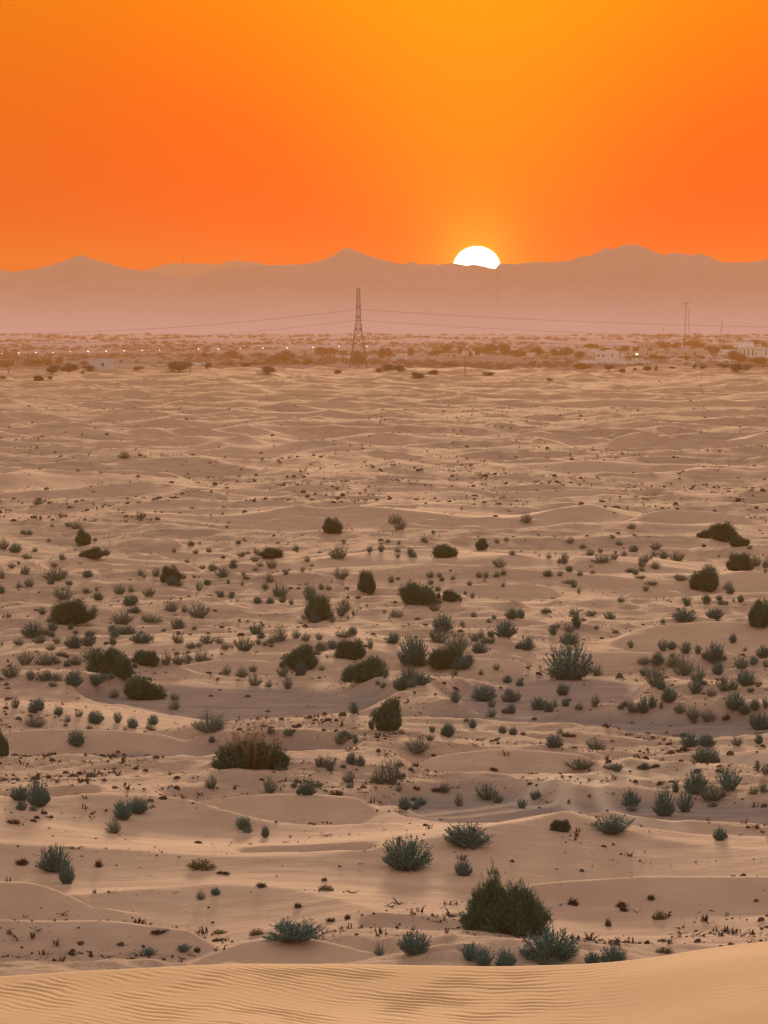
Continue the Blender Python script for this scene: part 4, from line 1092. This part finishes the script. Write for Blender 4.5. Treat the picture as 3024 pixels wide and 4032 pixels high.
def scatter(n, y0, y1, pw, smin, smax):
    m = n * 22
    px = rg.uniform(-420, 3440, m); py = y0 + (y1 - y0) * rg.random(m) ** pw
    cx_ = (px - 1512.0) / F; cy_ = -(py - 2016.0) / F
    yy_ = math.cos(PITCH) + cy_ * math.sin(PITCH); zz_ = -math.sin(PITCH) + cy_ * math.cos(PITCH)
    a = np.arctan2(cx_, yy_); r = CAM_H / (-zz_ / np.hypot(cx_, yy_))
    x, y = np.sin(a) * r, np.cos(a) * r
    i, j, _ = grid_index(a, np.clip(r, 1, 9000)); ro = ROUGH[i, j]
    clump = perlin(x / 6.0, y / 9.0, 99) + .35 * perlin(x / 2.0, y / 3.0, 98)
    line = 1 - np.abs(perlin(x / 16.0, y / (7.0 + r / 120.0), 97)) * 9
    ok = (r < 2080) & (r > 176) & (rg.random(m) < (0.07 + 1.0 * ro) * (np.maximum(0.0, clump * 1.5) * .6 + .04 + np.maximum(0, line)))
    ix = np.nonzero(ok)[0][:n]
    z = ground_many(a[ix], r[ix]); s_ = smin + (smax - smin) * rg.random(len(ix)) ** 2.6
    return list(zip(x[ix], y[ix], z, s_, px[ix], py[ix]))
c1 = scatter(8000, 1880, 3800, 0.9, .10, .56)
c2 = scatter(12000, 1495, 2100, 1.0, .20, .82)
c3 = scatter(11000, 2000, 3800, .85, .06, .20)
allc = c1 + c2 + c3
allc.sort(key=lambda q: -q[3] / math.hypot(q[0], q[1]))
inframe = [q for q in allc if 0 < q[4] < 3024]
indiv = inframe[:230]; ids = set(id(q) for q in indiv)
rest = [q for q in allc if id(q) not in ids]
lm = [litter_mesh('dry_clod', [(0, 0, 0)], [1.0], s_) for s_ in (1, 2, 4, 6, 7, 9, 12, 15)]
CLB = labels_for([[q[4], q[5], q[3] / math.hypot(q[0], q[1]) * F, 0, 'c'] for q in indiv], [], lambda it: 'dark dry clod')
for q, clb in zip(indiv, CLB):
    o = bpy.data.objects.new('dry_clod', random.choice(lm)); COL.objects.link(o)
    o.location = (q[0], q[1], q[2]); o.scale = (q[3] * 1.1,) * 3; o.rotation_euler = (0, 0, random.uniform(0, 6.28))
    tag(o, clb, 'dry clod', 'dark dry clods strewn over the sand')
o = bpy.data.objects.new('dry_litter', litter_mesh('dry_litter', [q[:3] for q in rest], [q[3] for q in rest], 5)); COL.objects.link(o)
o['kind'] = 'stuff'
print('litter', len(rest))

# ------------------------------------------------------------------ trees and scrub of the town
def crown_mesh(seed, n, lob=9, flat=.95):
    r_ = np.random.default_rng(seed); C = []
    for _ in range(lob):
        c = np.array([r_.uniform(-.3, .3), r_.uniform(-.3, .3), r_.uniform(.25, .68)]); rd = r_.uniform(.20, .32)
        d = unit(r_.normal(size=(n // lob, 3))) * (r_.random((n // lob, 1)) ** .45) * rd; d[:, 2] *= flat; C.append(c + d)
    C = np.concatenate(C)
    global rng
    rng = r_
    return quads_mesh('crown', leaves(C, unit(r_.normal(size=C.shape)), .085 * r_.uniform(.6, 1.4, len(C)), .06), 'town_tree_leaf')
CR = [crown_mesh(s, 1800) for s in range(80, 86)]
tm = MB(); tm.bar((0, 0, -.08), (.02, 0, .3), .035, .028); tm.bar((.02, 0, .3), (-.15, .05, .6), .024, .012); tm.bar((.02, 0, .3), (.18, -.04, .58), .022, .012); tm.bar((.02, 0, .28), (.03, .12, .62), .02, .01)
TRK = tm.mesh('trunk', 'bark')
TT = []
for ox, oy, txt in [(0, 1300, "455,378,125,78;600,368,130,85;60,325,190,70;330,305,120,55;250,300,120,50;510,300,60,70;410,310,70,60;730,308,85,45;760,345,105,40;1045,282,35,28;1180,280,32,24;1195,350,75,40;1550,360,160,90;1500,330,90,60;20,420,50,25;425,425,45,30;715,380,40,22"),
                    (756, 1300, "335,245,110,75;590,228,95,34;800,280,180,110;720,290,100,80;665,295,70,60;1120,215,150,70;1200,210,110,60;1000,300,80,50;1440,300,100,125;1400,250,60,60;1635,250,70,110;140,335,55,55;660,375,130,65;420,258,60,38;1610,370,70,45;120,240,100,45;330,310,80,50;540,305,60,40;470,320,70,40;895,300,60,50;1260,380,60,40;100,410,0,0"),
                    (1512, 1300, "30,240,70,90;220,225,60,75;540,195,90,70;460,225,120,60;660,215,35,80;810,220,90,65;930,205,110,90;1040,215,80,100;870,205,70,60;1150,235,130,60;1320,220,130,80;1570,230,110,80;1480,230,80,70;560,325,120,50;290,410,120,50;120,360,120,60;430,385,100,45;20,340,110,50;900,390,100,28;1290,295,60,30;1410,290,60,25;1510,290,60,20;1600,290,60,25;1430,435,55,18;745,235,40,60"),
                    (2268, 1300, "130,165,120,50;260,190,90,40;400,200,110,70;525,200,70,55;630,195,60,45;760,160,95,60;860,160,80,60;1000,160,130,70;1080,158,80,50;1300,165,130,40;1350,225,100,50;1180,215,110,80;1560,130,90,50;1620,160,60,60;1400,290,130,110;1390,360,120,70;1560,300,120,70;1610,290,90,60;60,340,160,60;290,345,80,45;400,362,60,38;510,350,40,25;605,345,75,42;690,350,30,48;1030,330,45,30;1105,335,60,28;1280,330,80,45;520,255,170,40;700,250,160,40;950,260,110,40;1060,260,90,40;830,328,60,16;200,290,40,25;30,250,100,70;1480,345,80,50")]:
    for s_ in txt.split(';'):
        a, b_, c_, d_ = map(float, s_.split(','))
        if c_: TT.append([ox + a * K4, oy + b_ * K4, c_ * K4, d_ * K4, 't'])
TL = [(1412, 1437, 'tree right behind pylon'), (207, 1472, 'dark round tree before grey house'), (273, 1468, 'broad dark tree left of grey house'), (909, 1412, 'domed dark tree left of town middle'),
      (1936, 1393, 'tallest tree right of town middle'), (2906, 1432, 'big dark tree below the gabled villa'), (2660, 1373, 'round tree left of antenna mast'), (1120, 1428, 'wide dark tree mass left of the pylon'),
      (2295, 1455, 'wide scrub below pillared wall'), (2543, 1457, 'rounded bush before pillared wall'), (706, 1464, 'wide tree beside the left utility pole'), (1644, 1487, 'dark low scrub on the dune edge'),
      (2204, 1405, 'dark tree midway from pylon to villa'), (2978, 1437, 'wide tree at right edge below villa')]
TLB = labels_for(TT, TL, lambda it: ('small' if it[2] < 28 else 'mid-size' if it[2] < 50 else 'wide') + ' hazy tree')
for it, lb in zip(TT, TLB):
    px, py, w_, h_, _ = it
    x, y, z, D = on_ground(px, py)
    t = thing('tree', lb, 'tree', (x, y, z), random.uniform(0, 6.28), 'hazy trees around the far town')
    W = w_ / F * D / .82; H = h_ / F * D / .88
    t.scale = (W, W, H)
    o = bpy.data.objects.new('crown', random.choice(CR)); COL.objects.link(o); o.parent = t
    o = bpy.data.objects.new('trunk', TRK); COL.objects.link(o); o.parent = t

# far scrub that reads as one mass
r_ = np.random.default_rng(9); C = []
for _ in range(8500):
    px = r_.uniform(-500, 3500); py = 1318 + 156 * r_.random() ** 1.0
    x, y, z, D = on_ground(px, py)
    if D < 2330 or D > 5900 or (px > 2240 and 1372 < py < 1436 and r_.random() < .75): continue
    if float(perlin(np.array([x / 120.0]), np.array([y / 300.0]), 55)[0]) < -0.22 + .35 * r_.random(): continue
    s_ = r_.uniform(0.7, 2.2) * (1 + .2 * D / 3000)
    k = 30; d = unit(r_.normal(size=(k, 3))) * (r_.random((k, 1)) ** .5) * s_; d[:, 2] = np.abs(d[:, 2]) * .8; d[:, 0] *= 1.4
    C.append(np.concatenate([np.array([x, y, z]) + d, np.full((k, 1), s_)], 1))
C = np.concatenate(C); rng = r_
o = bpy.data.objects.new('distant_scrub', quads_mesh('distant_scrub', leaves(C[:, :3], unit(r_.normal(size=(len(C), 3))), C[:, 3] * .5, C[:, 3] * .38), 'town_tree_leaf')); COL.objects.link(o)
o['kind'] = 'stuff'

# more small houses, walls and sheds of the town
KN = {'tall pylon': (1411, 1474), 'grey house at far left': (400, 1459), 'blocky house with raised storey': (2391, 1421), 'gabled white villa': (2970, 1414), 'antenna-crowned mast': (2692, 1402), 'tallest town tree right of pylon': (1936, 1393), 'domed tree left of pylon': (909, 1412)}
r_ = np.random.default_rng(31); HU = []
for k in range(110):
    if k < 60: px, py = r_.uniform(2270, 3010), r_.uniform(1362, 1432)
    else: px, py = r_.uniform(20, 2250), r_.uniform(1352, 1424)
    w_ = r_.uniform(16, 58); h_ = r_.uniform(5, 13)
    if all(abs(px - q[0]) > (w_ + q[2]) * .6 or abs(py - q[1]) > 9 for q in HU): HU.append([px, py, w_, h_, ['white_plaster', 'cream_plaster', 'grey_plaster'][int(r_.integers(0, 3)) if k >= 60 else int(r_.random() < .2)]])
HL = labels_for(HU, [], lambda it: ('low' if it[3] < 7.5 else 'blocky') + ' ' + it[4].split('_')[0] + ' hut', KN)
for (px, py, w_, h_, mt_), lb in zip(HU, HL):
    building('village_hut', lb, 'hut', px - w_ / 2, px + w_ / 2, py, py - h_, mt_, r_.uniform(4, 7), wins=[(.15 + .25 * j, .22 + .25 * j, .4, .72) for j in range(int(r_.integers(1, 4)))], doors=[(.8, .88, .65)], parapet=w_ > 26, upper=[(.1, .45, 3.5)] if r_.random() < .3 else None, rot=r_.uniform(-.3, .3))

# ------------------------------------------------------------------ haze: one closed box round camera and scene
def box_mesh(name, x0, x1, y0, y1, z0, z1):
    me = bpy.data.meshes.new(name)
    vs = [(x, y, z) for x in (x0, x1) for y in (y0, y1) for z in (z0, z1)]
    fs = [(0, 1, 3, 2), (4, 6, 7, 5), (0, 4, 5, 1), (2, 3, 7, 6), (0, 2, 6, 4), (1, 5, 7, 3)]
    me.from_pydata(vs, [], fs); me.update()
    return me
hm = box_mesh('haze', -9600, 9600, -9600, 9600, -14.0, 146.0)
m_haze = bpy.data.materials.new('haze'); m_haze.use_nodes = True
t = m_haze.node_tree; t.nodes.clear()
pv = t.nodes.new('ShaderNodeVolumePrincipled')
pv.inputs['Color'].default_value = HAZE_C + (1,)
pv.inputs['Density'].default_value = HAZE_D
pv.inputs['Anisotropy'].default_value = HAZE_G
ou = t.nodes.new('ShaderNodeOutputMaterial'); t.links.new(pv.outputs[0], ou.inputs['Volume'])
hm.materials.append(m_haze)
haze = bpy.data.objects.new('haze', hm); haze['kind'] = 'stuff'
COL.objects.link(haze)
